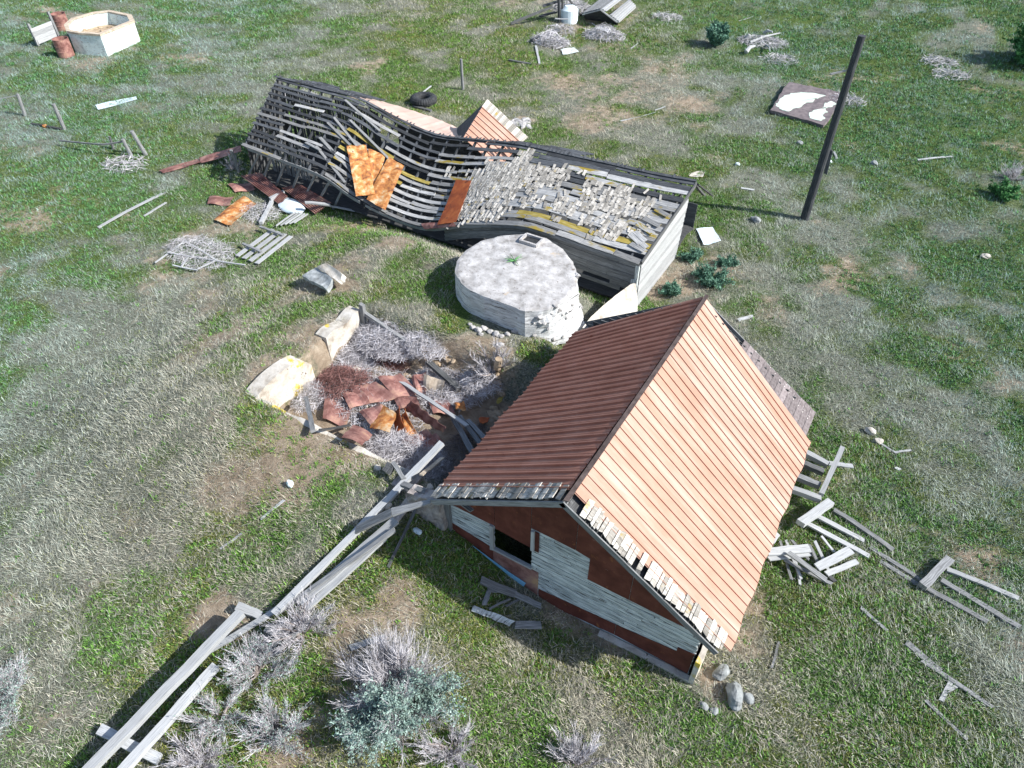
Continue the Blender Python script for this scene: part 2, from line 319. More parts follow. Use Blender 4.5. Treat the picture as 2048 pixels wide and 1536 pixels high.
# ------------------------------------------------------------------ cover maps: how green, how bare (places on the ground)
def W(px, py): p = at(px, py); return p.x, p.y
GP = [  # px, py, radius m, green, dirt, dry
 (120, 400, 2.8, .9, 0, -.3), (300, 420, 1.8, .5, 0, 0), (450, 380, 1.6, .5, 0, 0), (340, 310, 1.2, .5, 0, 0), (760, 460, 1.6, .7, 0, 0), (660, 440, 1.1, .7, 0, 0), (830, 520, 1.1, .8, 0, 0), (600, 520, 1.2, .6, 0, 0),
 (860, 580, .9, .6, 0, 0), (770, 570, 1.0, .6, 0, 0), (660, 610, .8, .7, 0, 0), (560, 640, 1.1, .6, 0, 0), (480, 640, 1.2, .4, 0, 0), (560, 730, 1.1, .6, 0, 0), (470, 760, .9, .3, 0, 0), (520, 830, .9, .7, 0, 0),
 (620, 900, 1.0, .7, 0, 0), (700, 940, .9, .7, 0, 0), (560, 900, .9, .5, 0, 0), (560, 1060, 1.0, .5, 0, 0), (850, 1110, .9, .8, 0, -.2), (730, 1150, .9, .5, 0, 0), (930, 1120, .6, .8, 0, 0), (1190, 580, .7, 1., -.4, 0),
 (1060, 700, .6, .8, -.4, 0), (1150, 560, .5, .9, 0, 0), (960, 660, .6, .5, 0, 0), (890, 650, .7, .6, 0, 0), (1420, 410, 1.0, .6, 0, 0), (1350, 345, 1.0, -.2, .3, 0), (1620, 1230, 1.3, .7, 0, -.2), (1700, 980, 2.2, .5, 0, -.2), (1640, 1110, 1.2, .3, 0, 0),
 (1680, 1260, 1.0, .7, 0, 0), (1260, 1370, .8, .5, 0, 0), (1120, 1270, .6, .7, 0, 0), (1170, 1340, .6, .4, 0, 0), (1390, 1240, .6, .5, 0, 0), (370, 1370, .7, .7, 0, 0), (560, 1350, .7, .8, 0, 0), (500, 1420, .7, .7, 0, 0), (620, 1410, .6, .7, 0, 0),
 (300, 1290, 1.0, .5, 0, 0), (230, 1210, .9, .5, 0, 0), (100, 1500, .8, .5, 0, 0), (900, 1180, .6, .3, 0, 0), (950, 1220, .7, .4, 0, 0), (690, 1090, .5, .5, 0, 0), (1450, 1480, 1.2, .5, 0, 0), (1020, 1470, 1.0, .5, 0, 0), (1800, 1330, 1.6, .5, 0, 0), (1950, 1400, 1.4, .4, 0, 0),
 (960, 120, 3.0, .1, .2, 0), (1240, 100, 2, .6, 0, 0), (1500, 60, 4, .3, 0, 0), (1800, 150, 5, .4, 0, 0), (1950, 250, 4, .3, 0, 0), (1300, 620, .6, .6, .2, 0), (1100, 360, 3, .0, .2, 0),
 (800, 480, .7, -.4, .6, 0), (700, 520, .8, -.4, .6, 0), (640, 555, .9, -.5, .8, 0), (700, 570, .5, -.5, .8, 0), (705, 640, .5, -.4, .9, 0), (650, 680, .4, -.4, .8, 0), (590, 960, .6, -.3, .6, 0), (660, 920, .4, -.3, .7, 0), (430, 1220, .5, -.6, .9, 0), (400, 1240, .4, -.6, .9, 0),
 (1180, 1210, 1.1, -.5, .9, -.5), (1080, 1260, .8, -.4, .6, 0), (1290, 1275, .6, -.3, .8, -.3), (1430, 1380, .55, -.6, 1., -.5), (1480, 1290, .5, -.6, 1., 0), (1500, 1210, .5, -.4, .9, 0), (1415, 1340, .3, -.4, .9, 0), (1400, 640, .6, -.3, .4, .3), (1500, 560, 2.2, -.5, .45, .3), (1440, 700, 1.0, -.4, .5, .4),
 (1560, 700, 1.6, -.2, .3, .3), (1350, 570, .5, -.3, .9, 0), (1310, 590, .3, -.2, .9, 0), (800, 1190, .5, -.2, .6, 0), (700, 1270, .7, -.4, .6, 0), (820, 1240, .7, -.3, .5, .2), (1230, 600, .3, -.3, .8, 0), (950, 700, .5, -.3, .7, 0), (880, 740, .5, -.6, 1., 0), (1010, 700, .5, -.5, .8, 0), (1130, 640, .4, -.3, .7, 0),
 (700, 830, 3.0, -.7, .7, 0), (850, 800, 2.0, -1., .8, 0), (750, 900, 1.0, -.8, .5, 0), (1000, 870, 1.5, -.8, .6, 0), (1050, 240, .6, -.5, .9, 0), (590, 1500, .5, -.3, .7, 0), (520, 1500, .5, 0, .5, 0), (1400, 80, .9, -.4, .5, 0), (1640, 450, .6, -.4, .6, 0), (480, 1250, .3, -.5, .8, 0),
 (260, 860, 3.2, -.45, -.1, .5), (180, 700, 2.6, -.2, 0, .3), (330, 1000, 2.4, -.3, 0, .4), (120, 1050, 2.4, -.3, 0, .3), (160, 1230, 2.0, -.2, 0, .3), (370, 780, 1.5, -.4, 0, .5), (400, 600, 1.2, -.3, .1, .5), (50, 250, 5, -.1, 0, .3), (300, 200, 4, -.1, .15, .2), (460, 230, 3, .1, .1, .1),
 (1330, 250, 4, -.25, .25, .2), (1000, 1380, 1.0, -.2, .3, .3), (1250, 1440, 1.0, -.3, .3, .4), (1180, 1400, .7, -.3, .1, .5), (1700, 1430, 1.5, 0, 0, .3), (1850, 1150, 2, -.1, 0, .3), (1900, 900, 3, -.2, 0, .2)]
GPW = [(*W(a, b), r, g, d, e) for (a, b, r, g, d, e) in GP]
def cover(x, y):
    x = np.asarray(x, float); y = np.asarray(y, float)
    f1 = fbm(x / 2.6 + 5, y / 2.6 + 2, 4); f2 = fbm(x / 1.1 + 31, y / 1.1 + 12, 3); f3 = fbm(x / 3.4 + 71, y / 3.4 + 52, 4)
    right = sm(-2, 6, x * .86 + y * .51 - 12)
    g = .66 + .18 * right + 1.9 * (f1 - .5) + 1.5 * (f2 - .5)
    d = -.10 - .1 * right + 2.0 * (f3 - .5) - .7 * (f2 - .5); e = .5 - .15 * right + 1.2 * (fbm(x / 4 + 7, y / 4 + 70, 3) - .5)
    for (a, b, r, gg, dd, ee) in GPW:
        k = np.exp(-((x - a) ** 2 + (y - b) ** 2) / (r * r) * (0.8 + .4 * f2)); g = g + gg * k * 1.1; d = d + dd * k * 1.1; e = e + ee * k
    return np.clip(g, 0, 1), np.clip(d, 0, 1), np.clip(e, 0, 1)
# ------------------------------------------------------------------ ground sheet
def axis(lo, hi, a, b, fine):
    xs = list(np.arange(lo, hi + 1e-6, fine)); s_ = fine; x = lo
    L = []
    while x > a: s_ *= 1.09; x -= s_; L.append(x)
    s_ = fine; x = xs[-1]; R_ = []
    while x < b: s_ *= 1.09; x += s_; R_.append(x)
    return np.array(L[::-1] + xs + R_)
gx = axis(-26, 8, -700, 700, .125); gy = axis(-2, 26, -300, 900, .125)
X, Y = np.meshgrid(gx, gy); Z = HT(X, Y)
gm = bpy.data.meshes.new('ground'); nx, ny = len(gx), len(gy)
idx = np.arange(nx * ny).reshape(ny, nx)
q = np.stack([idx[:-1, :-1], idx[:-1, 1:], idx[1:, 1:], idx[1:, :-1]], -1).reshape(-1, 4)
gm.vertices.add(nx * ny); gm.vertices.foreach_set('co', np.stack([X, Y, Z], -1).astype(np.float32).ravel())
gm.loops.add(q.size); gm.loops.foreach_set('vertex_index', q.astype(np.int32).ravel())
gm.polygons.add(len(q)); gm.polygons.foreach_set('loop_start', (np.arange(len(q)) * 4).astype(np.int32)); gm.polygons.foreach_set('loop_total', np.full(len(q), 4, np.int32))
gm.update(calc_edges=True); gm.polygons.foreach_set('use_smooth', [True] * len(q))
gg, dd, ee = cover(X.ravel(), Y.ravel())
for nm, arr in (('green', gg), ('bare', dd), ('dry', ee)):
    a_ = gm.attributes.new(nm, 'FLOAT', 'POINT'); a_.data.foreach_set('value', arr.astype(np.float32))
ground = bpy.data.objects.new('ground', gm); col.objects.link(ground); ground['kind'] = 'structure'
m = bpy.data.materials.new('grassland_soil'); m.use_nodes = True; nt = m.node_tree; b = nt.nodes['Principled BSDF']
vo = coords(nt, 'Object'); vs = coords(nt, 'Object', (1.0, 2.2, 1))
nf = noise(nt, vs, 14, 8, .75, .6); nm_ = noise(nt, vo, 3.2, 6, .7, .4); nc = noise(nt, vo, 40, 4, .8)
soil = ramp(nt, nm_, [(.25, (.20, .15, .10)), (.5, (.38, .30, .22)), (.75, (.56, .47, .36))])
litter = ramp(nt, nf, [(.3, (.04, .045, .032)), (.45, (.13, .14, .105)), (.58, (.30, .31, .25)), (.72, (.52, .54, .47))])
grn = ramp(nt, nf, [(.3, (.02, .035, .01)), (.45, (.065, .105, .028)), (.58, (.14, .20, .05)), (.74, (.28, .34, .12))])
fd = mrange(nt, math_(nt, 'ADD', attr(nt, 'bare'), math_(nt, 'MULTIPLY', math_(nt, 'SUBTRACT', nm_, .5), 1.2)), .25, .6)
fg = mrange(nt, math_(nt, 'ADD', attr(nt, 'green'), math_(nt, 'MULTIPLY', math_(nt, 'SUBTRACT', nc, .5), 1.6)), .35, .75)
c1 = mix(nt, fg, litter, grn); c2 = mix(nt, fd, c1, soil)
nt.links.new(c2, b.inputs['Base Color']); b.inputs['Roughness'].default_value = 1.0; b.inputs['Specular IOR Level'].default_value = .1
bp = nt.nodes.new('ShaderNodeBump'); bp.inputs['Strength'].default_value = .9; bp.inputs['Distance'].default_value = .08
nt.links.new(math_(nt, 'ADD', nf, math_(nt, 'MULTIPLY', nc, .5)), bp.inputs['Height']); nt.links.new(bp.outputs[0], b.inputs['Normal'])
gm.materials.append(m)
# ------------------------------------------------------------------ grass and weeds: blades nobody could count
# keep-outs: (x0, x1, y0, y1)
KEEP = [(-6.15, -.25, 7.2, 14.2), (-23.6, -6.1, 18.0, 24.2), (-12.55, -6.0, 8.1, 12.1), (-5.9, -5.1, 22.9, 24.2)]
CIS = (-8.95, 14.85, 1.75)
TANK = (-43.9, 26.3, 2.0)
def allowed(x, y, big=False):
    ok = np.ones(x.shape, bool)
    for (a, b_, c_, d) in KEEP: ok &= ~((x > a) & (x < b_) & (y > c_) & (y < d))
    for (a, b_, r) in (CIS, TANK): ok &= ((x - a) ** 2 + (y - b_) ** 2) > r * r
    return ok
def scatter(n, sel, near=13.0, pw=1.7):
    """points in the visible field, thinner with distance"""
    rs = np.random.RandomState(int(n) % 9999); out = []; got = 0
    while got < n:
        x = rs.uniform(-75, 14, n * 3); y = rs.uniform(-4, 85, n * 3)
        dist = np.hypot(x, y); rt_ = x * math.cos(YAW) + y * math.sin(YAW); fw_ = -x * math.sin(YAW) + y * math.cos(YAW)
        dep = fw_ * math.cos(TH) + CH * math.sin(TH); up_ = fw_ * math.sin(TH) - CH * math.cos(TH)
        ok = (dep > 1) & (np.abs(rt_) < dep * .86 + .5) & (up_ > -dep * .68) & (up_ < dep * .62)
        ok &= rs.rand(len(x)) < np.minimum(1, (16.0 / np.sqrt(dist ** 2 + 196)) ** pw)
        ok &= allowed(x, y)
        x = x[ok]; y = y[ok]; g_, d_, e_ = cover(x, y)
        k = rs.rand(len(x)) < sel(g_, d_, e_, x, y)
        out.append(np.stack([x[k], y[k], g_[k], d_[k], e_[k]], 1)); got += k.sum()
    return np.concatenate(out)[:n]
def blades(name, P_, nb, L0, L1, wd, lean, spread, colfn, matn, label, cat, windy=0.0, mid=.5):
    rs = np.random.RandomState(len(name) * 7 + 1); n = len(P_)
    base = np.repeat(P_, nb, 0); N = len(base)
    dist = np.hypot(base[:, 0], base[:, 1]); sc = 1 + np.clip((dist - 25) / 60, 0, .8)
    ang = rs.rand(N) * 2 * np.pi
    wa = 2 * np.pi * fbm(base[:, 0] / 3 + 40, base[:, 1] / 3 + 11, 2) * 3
    ang = np.where(rs.rand(N) < windy, wa + rs.randn(N) * .5, ang)
    off = rs.randn(N, 2) * spread * sc[:, None]
    x = base[:, 0] + off[:, 0]; y = base[:, 1] + off[:, 1]; z = HT(x, y) - .01
    L = rs.uniform(L0, L1, N) * sc; le = np.clip(lean + rs.randn(N) * .3, .05, 1.5)       # lean from vertical, radians
    dx = np.cos(ang); dy = np.sin(ang); sx = -dy; sy = dx; wv = wd * sc * rs.uniform(.6, 1.4, N)
    hx = np.sin(le); hzv = np.cos(le)
    p0 = np.stack([x - sx * wv / 2, y - sy * wv / 2, z], 1); p1 = np.stack([x + sx * wv / 2, y + sy * wv / 2, z], 1)
    mx = x + dx * hx * L * mid; my = y + dy * hx * L * mid; mz = z + hzv * L * mid * 1.25
    p2 = np.stack([mx + sx * wv * .45, my + sy * wv * .45, mz], 1); p3 = np.stack([mx - sx * wv * .45, my - sy * wv * .45, mz], 1)
    p4 = np.stack([x + dx * hx * L * 1.05, y + dy * hx * L * 1.05, z + hzv * L * .95 + .01], 1)
    V = np.stack([p0, p1, p2, p3, p4], 1).reshape(-1, 3)
    i = np.arange(N) * 5
    loops = np.stack([i, i + 1, i + 2, i + 3, i + 3, i + 2, i + 4], 1).ravel().astype(np.int32)
    tot = np.tile([4, 3], N).astype(np.int32); st = np.concatenate([[0], np.cumsum(tot)[:-1]]).astype(np.int32)
    me = bpy.data.meshes.new(name); me.vertices.add(len(V)); me.vertices.foreach_set('co', V.astype(np.float32).ravel())
    me.loops.add(len(loops)); me.loops.foreach_set('vertex_index', loops)
    me.polygons.add(len(tot)); me.polygons.foreach_set('loop_start', st); me.polygons.foreach_set('loop_total', tot)
    me.update(calc_edges=True)
    cc = colfn(base, rs.rand(n).repeat(nb), rs.rand(N), rs)
    ca = me.color_attributes.new('tint', 'FLOAT_COLOR', 'POINT')
    a4 = np.ones((N, 5, 4), np.float32); a4[:, :, :3] = cc[:, None, :]
    ca.data.foreach_set('color', a4.ravel()); me.materials.append(matn)
    o = bpy.data.objects.new(name, me); col.objects.link(o); tag(o, label, cat, None, 'stuff'); return o
def lerp3(a, b, t): return np.array(a)[None] * (1 - t[:, None]) + np.array(b)[None] * t[:, None]
def edge_t(b_): return sm(0, 16, np.abs((b_[:, 0] + 9) * .86 + (b_[:, 1] - 13) * .51) - 3)  # teal lens cast towards the sides, put into the blade colours
def dryc(b_, r, r2, rs):
    c = lerp3((.26, .24, .17), (.66, .61, .50), r); c2 = lerp3((.15, .235, .20), (.42, .58, .53), r)
    t = np.clip(edge_t(b_) * .9 + (rs.rand(len(r)) - .5) * .4, 0, 1)[:, None]
    c = c * (1 - t) + c2 * t
    return c * (.35 + 1.0 * r2)[:, None]
def greenc(b_, r, r2, rs):
    n = fbm(b_[:, 0] / 2.2 + 91, b_[:, 1] / 2.2 + 33, 3)
    a = lerp3((.16, .19, .055), (.36, .36, .11), r); c = lerp3((.085, .17, .055), (.23, .35, .11), r)
    t = sm(.42, .6, n)[:, None]; c = a * (1 - t) + c * t
    e = (edge_t(b_) * .45)[:, None]; c = c * (1 - e) + lerp3((.05, .14, .075), (.14, .30, .16), r) * e
    return c * (.4 + 1.0 * r2)[:, None]
gmat = vcmat('grass_blade')
P1 = scatter(112000, lambda g, d, e, x, y: np.clip((1.0 - .45 * g) * (1 - .8 * d) * (.35 + 1.0 * e), .06, 1))
blades('dry_grass', P1, 8, .05, .20, .0075, 1.05, .10, dryc, gmat, 'matted grey and straw coloured dry grass spread over the whole field', 'dry grass', windy=.45)
P2 = scatter(135000, lambda g, d, e, x, y: np.clip(1.5 * (g - .20), .12, 1) * (1 - .75 * d))
blades('green_grass', P2, 9, .025, .085, .0115, .7, .085, greenc, gmat, 'low fine green and olive grass growing in patches between the dry grass', 'grass')
P3 = scatter(30000, lambda g, d, e, x, y: np.clip(1.5 * (g - .6), .03, 1) * (1 - .8 * d))
def weedc(b_, r, r2, rs):
    e = (edge_t(b_) * .6)[:, None]; c = lerp3((.07, .17, .03), (.21, .38, .07), r) * (1 - e) + lerp3((.05, .16, .07), (.14, .36, .17), r) * e
    return c * (.5 + .85 * r2)[:, None]
blades('leafy_weeds', P3, 10, .04, .13, .021, .8, .045, weedc, gmat, 'bright green leafy weeds in clumps on the mound and round the pit', 'weeds', mid=.45)
# ================================================================== cabin with the metal roof
YN, YF, XR, ZR = 7.0, 14.15, -3.13, 4.12                # gable edge near / far, ridge x, ridge z
XL, ZL, XE, ZE = -6.13, 2.2, .09, 1.93                   # left and right eave corners
cab = thing('metal_roofed_cabin', (-3.1, 10.7, 0), 'wooden cabin with ribbed salmon metal roof, its shaded slope coloured red brown, beside the pit', 'cabin')
def rz(x, y=None):                                       # roof height over x
    return ZR - (ZR - ZL) * (XR - x) / (XR - XL) if x < XR else ZR - (ZR - ZE) * (x - XR) / (XE - XR)
WY = 7.34; WX0, WX1 = -5.92, -.28
def sil(x): return float(np.interp(x, [-5.92, -5.43, -4.85, -4.08, -3.7, -2.6, -.28], [1.05, .7, .4, .12, 0, -.08, -.15]))
# boards of the gable wall (window hole left open)
mb = MB(); z = -.15; bh = .135
WIN = (-4.80, -3.90, 1.07, 1.74)
while z < 3.95:
    z1 = min(z + bh, 3.98); zm = (z + z1) / 2
    a = WX0; b_ = WX1
    if zm > rz(WX0) - .12: a = XR - (ZR - .10 - z1) / (ZR - ZL) * (XR - XL)
    if zm > rz(WX1) - .12: b_ = XR + (ZR - .10 - z1) / (ZR - ZE) * (XE - XR)
    segs = [(a, b_)]
    if WIN[2] < zm < WIN[3]: segs = [(a, WIN[0]), (WIN[1], b_)]
    for (p, q_) in segs:
        x = p
        while x < q_ - .05:
            x2 = min(q_, x + U(1.6, 3.2));
            if q_ - x2 < .3: x2 = q_
            if zm > sil((x + x2) / 2) - .3:
                mb.beam((x + .002, WY + U(-.003, .003), zm), (x2 - .002, WY + U(-.003, .003), zm), z1 - z - .015, .022, up=(0, 1, 0), n=2, jit=.01)
            x = x2
    z = z1
wall = mb.build('board_wall', M['siding'], cab)
# red tin sheets nailed over the boards, (x, z) outlines
def panel(pts, y, mat, name, th=.012, c=None, root=cab):
    mb = MB(); c = rnd() if c is None else c
    f = [(x, y - th, z_) for (x, z_) in pts]; k = [(x, y, z_) for (x, z_) in pts]; uv = [(x * 1.0, z_ * 1.0) for (x, z_) in pts]
    mb.quad(f[::-1], uv[::-1], c); mb.quad(k, uv, c)
    for i in range(len(pts)):
        j = (i + 1) % len(pts); mb.quad([f[i], f[j], k[j], k[i]], None, c)
    return mb.build(name, mat, root)
yy = WY - .013
TR = lambda x: rz(x) - .10
panel([(-5.92, TR(-5.92)), (-5.92, 1.86), (-4.78, 1.84), (-4.78, 2.55), (-5.35, TR(-5.35))], yy, M['tin_red'], 'tin_panel')
panel([(-4.77, 2.55), (-4.77, 1.78), (-3.93, 1.72), (-3.93, 2.45), (-3.93, TR(-3.93)), (-4.77, TR(-4.77))], yy, M['tin_red'], 'tin_panel')
panel([(-3.92, TR(-3.92)), (-3.92, 2.40), (-2.95, 2.38), (-2.95, TR(-2.95)), (XR, ZR - .1)], yy, M['tin_red'], 'tin_panel')
panel([(-2.94, TR(-2.94)), (-2.94, 2.38), (-2.63, 2.33), (-2.63, 1.62), (-1.75, 1.62), (-1.75, TR(-1.75))], yy, M['tin_red'], 'tin_panel')
panel([(-1.74, TR(-1.74)), (-1.74, 1.62), (-.62, 1.64), (-.62, TR(-.62))], yy, M['tin_red'], 'tin_panel')
panel([(-.61, TR(-.61)), (-.61, 1.62), (-.42, 1.62), (-.42, 1.5), (-.30, 1.5), (-.30, TR(-.30))], yy, M['tin_red'], 'tin_panel')
panel([(-3.89, 2.36), (-3.89, 1.70), (-3.73, 1.70), (-3.73, 2.36)], yy - .014, M['tin_red'], 'tin_panel')
panel([(-5.93, 1.18), (-4.84, 1.00), (-4.84, .35), (-5.3, .55), (-5.93, 1.0)], yy, M['tin_red'], 'tin_panel')
panel([(-4.83, 1.0), (-3.72, .95), (-3.72, -.05), (-4.2, .1), (-4.83, .38)], yy, M['rust_dark'], 'tin_panel')['label'] = 'rusted orange and red tin panel below the window'
panel([(-3.70, .34), (-1.9, .52), (-1.9, .12), (-3.70, -.1)], yy, M['tin_red'], 'tin_panel')
panel([(-1.89, .52), (-.62, .70), (-.62, .86), (-.29, .9), (-.29, .10), (-1.89, .12)], yy, M['tin_red'], 'tin_panel')
panel([(-5.35, .64), (-4.05, .18), (-4.0, .36), (-4.4, .44), (-5.35, .74)], yy - .03, M['blue'], 'blue_board')
mb = MB()
mb.box(-4.82, -3.88, WY - .07, WY - .01, 1.005, 1.065); mb.beam((-4.84, WY - .05, 1.0), (-4.84, WY - .05, 1.86), .09, .05, up=(0, 1, 0)); mb.beam((-3.86, WY - .06, 1.72), (-3.86, WY - .06, 2.38), .07, .05, up=(0, 1, 0))
fr = mb.build('window_frame', M['wood_pale'], cab)
mb = MB(); mb.beam((-5.96, WY - .03, .75), (-5.96, WY - .03, 2.12), .15, .10, up=(0, 1, 0)); mb.build('corner_post', M['wood'], cab)
# other walls
mb = MB()
for k in range(16):
    z_ = -.1 + k * .14
    if z_ < 1.95:
        mb.beam((WX1, WY + .03, z_), (WX1 + U(-.01, .01), YF - .25, z_), .132, .022, up=(1, 0, 0), n=2)
    if z_ < 2.12: mb.beam((WX0 + .02, WY + .03, z_), (WX0 + .02, YF - .25, z_), .132, .022, up=(1, 0, 0), n=2)
for k in range(28):
    z_ = -.1 + k * .14
    if z_ > 3.95: break
    a = max(WX0, XR - (ZR - .14 - z_) / (ZR - ZL) * (XR - XL)); b_ = min(WX1, XR + (ZR - .14 - z_) / (ZR - ZE) * (XE - XR))
    if b_ > a: mb.beam((a, YF - .22, z_), (b_, YF - .22, z_), .132, .022, up=(0, 1, 0), n=2)
mb.build('side_wall', M['wood_dark'], cab)
# concrete footing
mb = MB()
mb.sheet((-2.2, WY - .10, -.3), (-.2, WY - .10, -.3), (-.2, WY - .10, .12), (-2.2, WY - .10, .05), 8, 2, .12, edge=.02)
mb.sheet((-.17, WY - .16, -.3), (-.17, YF - .3, -.3), (-.17, YF - .3, .55), (-.17, WY - .16, .95), 24, 5, .10, fn=lambda u, v: .03 * math.sin(u * 40) * math.sin(v * 9), edge=.03)
mb.build('concrete_footing', M['cement_lichen'], cab)
mb = MB()
mb.sheet((-7.0, WY - .06, 1.0), (-5.99, WY - .06, .75), (-5.99, WY - .06, 1.98), (-6.95, WY - .06, 1.75), 10, 6, .28, fn=lambda u, v: .04 * math.sin(u * 17) * math.sin(v * 13), edge=.04)
mb.build('rubble_masonry', M['masonry'], cab)
# roof deck
def rp(side, u, v, lift=0.0, far=YF):
    """side -1 left, +1 right; u along the ridge (0 near, 1 far), v down the slope"""
    y = YN + (far - YN) * u
    x1, z1 = (XL, ZL) if side < 0 else (XE, ZE)
    n = Vector((-(ZR - z1), 0, XR - x1)).normalized() if side < 0 else Vector(((ZR - z1), 0, x1 - XR)).normalized()
    sag = .05 * math.sin(math.pi * u)
    return Vector((XR + (x1 - XR) * v, y, ZR + (z1 - ZR) * v - .17 * u - sag)) + n * lift
for sd_ in (-1, 1):
    mb = MB(); mb.sheet(rp(sd_, 0.004, 0, -.09), rp(sd_, 1, 0, -.09), rp(sd_, 1, .99, -.09), rp(sd_, 0.004, .99, -.09), 6, 4, .03)
    mb.build('roof_deck', M['wood_dark'], cab)
# ribbed metal
def ribbed(side, name, mat, NR, nears, fars, vend, sub=10):
    mb = MB(); nv = 10; lift0 = .05
    prof = [(0, 0), (.05, 0), (.07, .042), (.13, .042), (.15, 0), (.56, 0), (.57, .007), (.60, .007), (.61, 0)] if side < 0 else [(0, 0), (.06, 0), (.07, .024), (.11, .024), (.125, 0), (.56, .003)]
    us = [(k + a, h) for k in range(NR) for (a, h) in prof] + [(NR, 0)]
    x1, z1 = (XL, ZL) if side < 0 else (XE, ZE)
    n = Vector((-(ZR - z1), 0, XR - x1)).normalized() if side < 0 else Vector(((ZR - z1), 0, x1 - XR)).normalized()
    g = []
    for (k, h) in us:
        t = k / NR; row = []
        for j in range(nv + 1):
            v = vend(t) * j / nv
            y = nears(v) + (fars(v) - nears(v)) * t; u = (y - YN) / (YF - YN)
            p = rp(side, u, v) + n * (lift0 + h + .012 * math.sin(k * .9) * math.sin(v * 5 + k)); row.append((p, (v * 3.6, k * .27)))
        g.append(row)
    shades = [rnd() for _ in range(NR // 3 + 2)]
    for i in range(len(g) - 1):
        c = shades[int(us[i][0]) // 3]
        for j in range(nv):
            q = [g[i][j], g[i + 1][j], g[i + 1][j + 1], g[i][j + 1]]
            if side > 0: q = q[::-1]
            # thin sheet: top face and underside
            mb.quad([a[0] for a in q][::-1], [a[1] for a in q][::-1], c); mb.quad([a[0] - n * .012 for a in q], [a[1] for a in q], c)
    for i in range(len(g) - 1):
        a, b_ = g[i][-1][0], g[i + 1][-1][0]; mb.quad([a, b_, b_ - n * .012, a - n * .012], None, .2)
    for e in (0, -1):
        for j in range(nv):
            a, b_ = g[e][j][0], g[e][j + 1][0]; mb.quad([a, b_, b_ - n * .012, a - n * .012], None, .2)
    return mb.build(name, mat, cab)
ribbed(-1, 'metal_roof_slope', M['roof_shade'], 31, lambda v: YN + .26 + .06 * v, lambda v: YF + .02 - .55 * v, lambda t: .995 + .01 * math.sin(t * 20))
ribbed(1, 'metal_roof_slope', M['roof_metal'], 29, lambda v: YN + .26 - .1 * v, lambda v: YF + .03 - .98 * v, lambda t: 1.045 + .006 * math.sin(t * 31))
mb = MB()
pts = [rp(1, -.005 + 1.01 * i / 16, 0, .10) + Vector((0, U(-.01, .01), U(-.008, .012))) for i in range(17)]
for i in range(8):
    mb.strip(pts[i * 2:i * 2 + 3], .09, .022, c=rnd())
mb.build('ridge_cap', M['cap'], cab)
# shingles showing along the gable edges
mb = MB()
for side in (-1, 1):
    x1, z1 = (XL, ZL) if side < 0 else (XE, ZE); SL = math.hypot(x1 - XR, z1 - ZR)
    dn = Vector((x1 - XR, 0, z1 - ZR)).normalized(); n = Vector((-dn.z, 0, dn.x)) if side > 0 else Vector((dn.z, 0, -dn.x))
    s_ = .06 if side < 0 else .35
    while s_ < SL - .03:
        w_ = U(.06, .14)
        if rnd() > .05:
            p = Vector((XR, 0, ZR)) + dn * (s_ + w_ / 2) + n * U(.03, .05)
            yl = YN + U(.0, .05)
            mb.beam((p.x, yl, p.z), (p.x + U(-.01, .01), YN + .36, p.z + .012), w_ - .012, .018, up=n, n=2, jit=.05)
            if rnd() < .5: mb.beam((p.x, yl + .12, p.z + .02), (p.x, YN + .4, p.z + .03), w_ * .9, .014, up=n, n=1, jit=.06)
        s_ += w_
mb.build('edge_shingles', M['shingle'], cab)
mb = MB()
for side in (-1, 1):                                       # far strip of dark felt shingle courses
    x1, z1 = (XL, ZL) if side < 0 else (XE, ZE)
    if side > 0:
        for k in range(14):
            v0 = .36 + k * .046; v1 = min(1.0, v0 + .06)
            yin = YF - .98 * v0 - .15
            mb.sheet(rp(1, (yin - YN) / (YF - YN), v0, .035 + .004 * (k % 2)), rp(1, 1.0 - .01 * rnd(), v0, .035), rp(1, 1.0, v1, .024), rp(1, (yin - YN) / (YF - YN), v1, .024), 4, 1, .012)
mb.build('felt_shingles', M['asph'], cab)
for side in (-1, 1):
    mb = MB(); a = rp(side, 0, 0, -.06); b_ = rp(side, 0, 1.0, -.06)
    mb.beam(a + Vector((0, -.015, 0)), b_ + Vector((0, -.015, 0)), .13, .025, up=(0, 1, 0), n=6); mb.build('barge_board', M['wood'], cab); mb = MB()
    a = rp(side, 1, 0, -.06); b_ = rp(side, 1, 1.0, -.06); mb.beam(a + Vector((0, .015, 0)), b_ + Vector((0, .015, 0)), .13, .025, up=(0, 1, 0), n=6); mb.build('barge_board', M['wood'], cab)
for i in range(11):
    y = YN + .15 + i * .68
    for side in (-1, 1):
        u = (y - YN) / (YF - YN); mb = MB(); mb.beam(rp(side, u, .0, -.17), rp(side, u, .985, -.17), .05, .10, n=2); mb.build('rafter', M['wood_dark'], cab)
mb = MB(); mb.beam((-5.75, WY - .12, 2.32), (-5.2, WY - .2, 2.28), .09, .04); mb.build('loose_batten', M['wood'], cab)

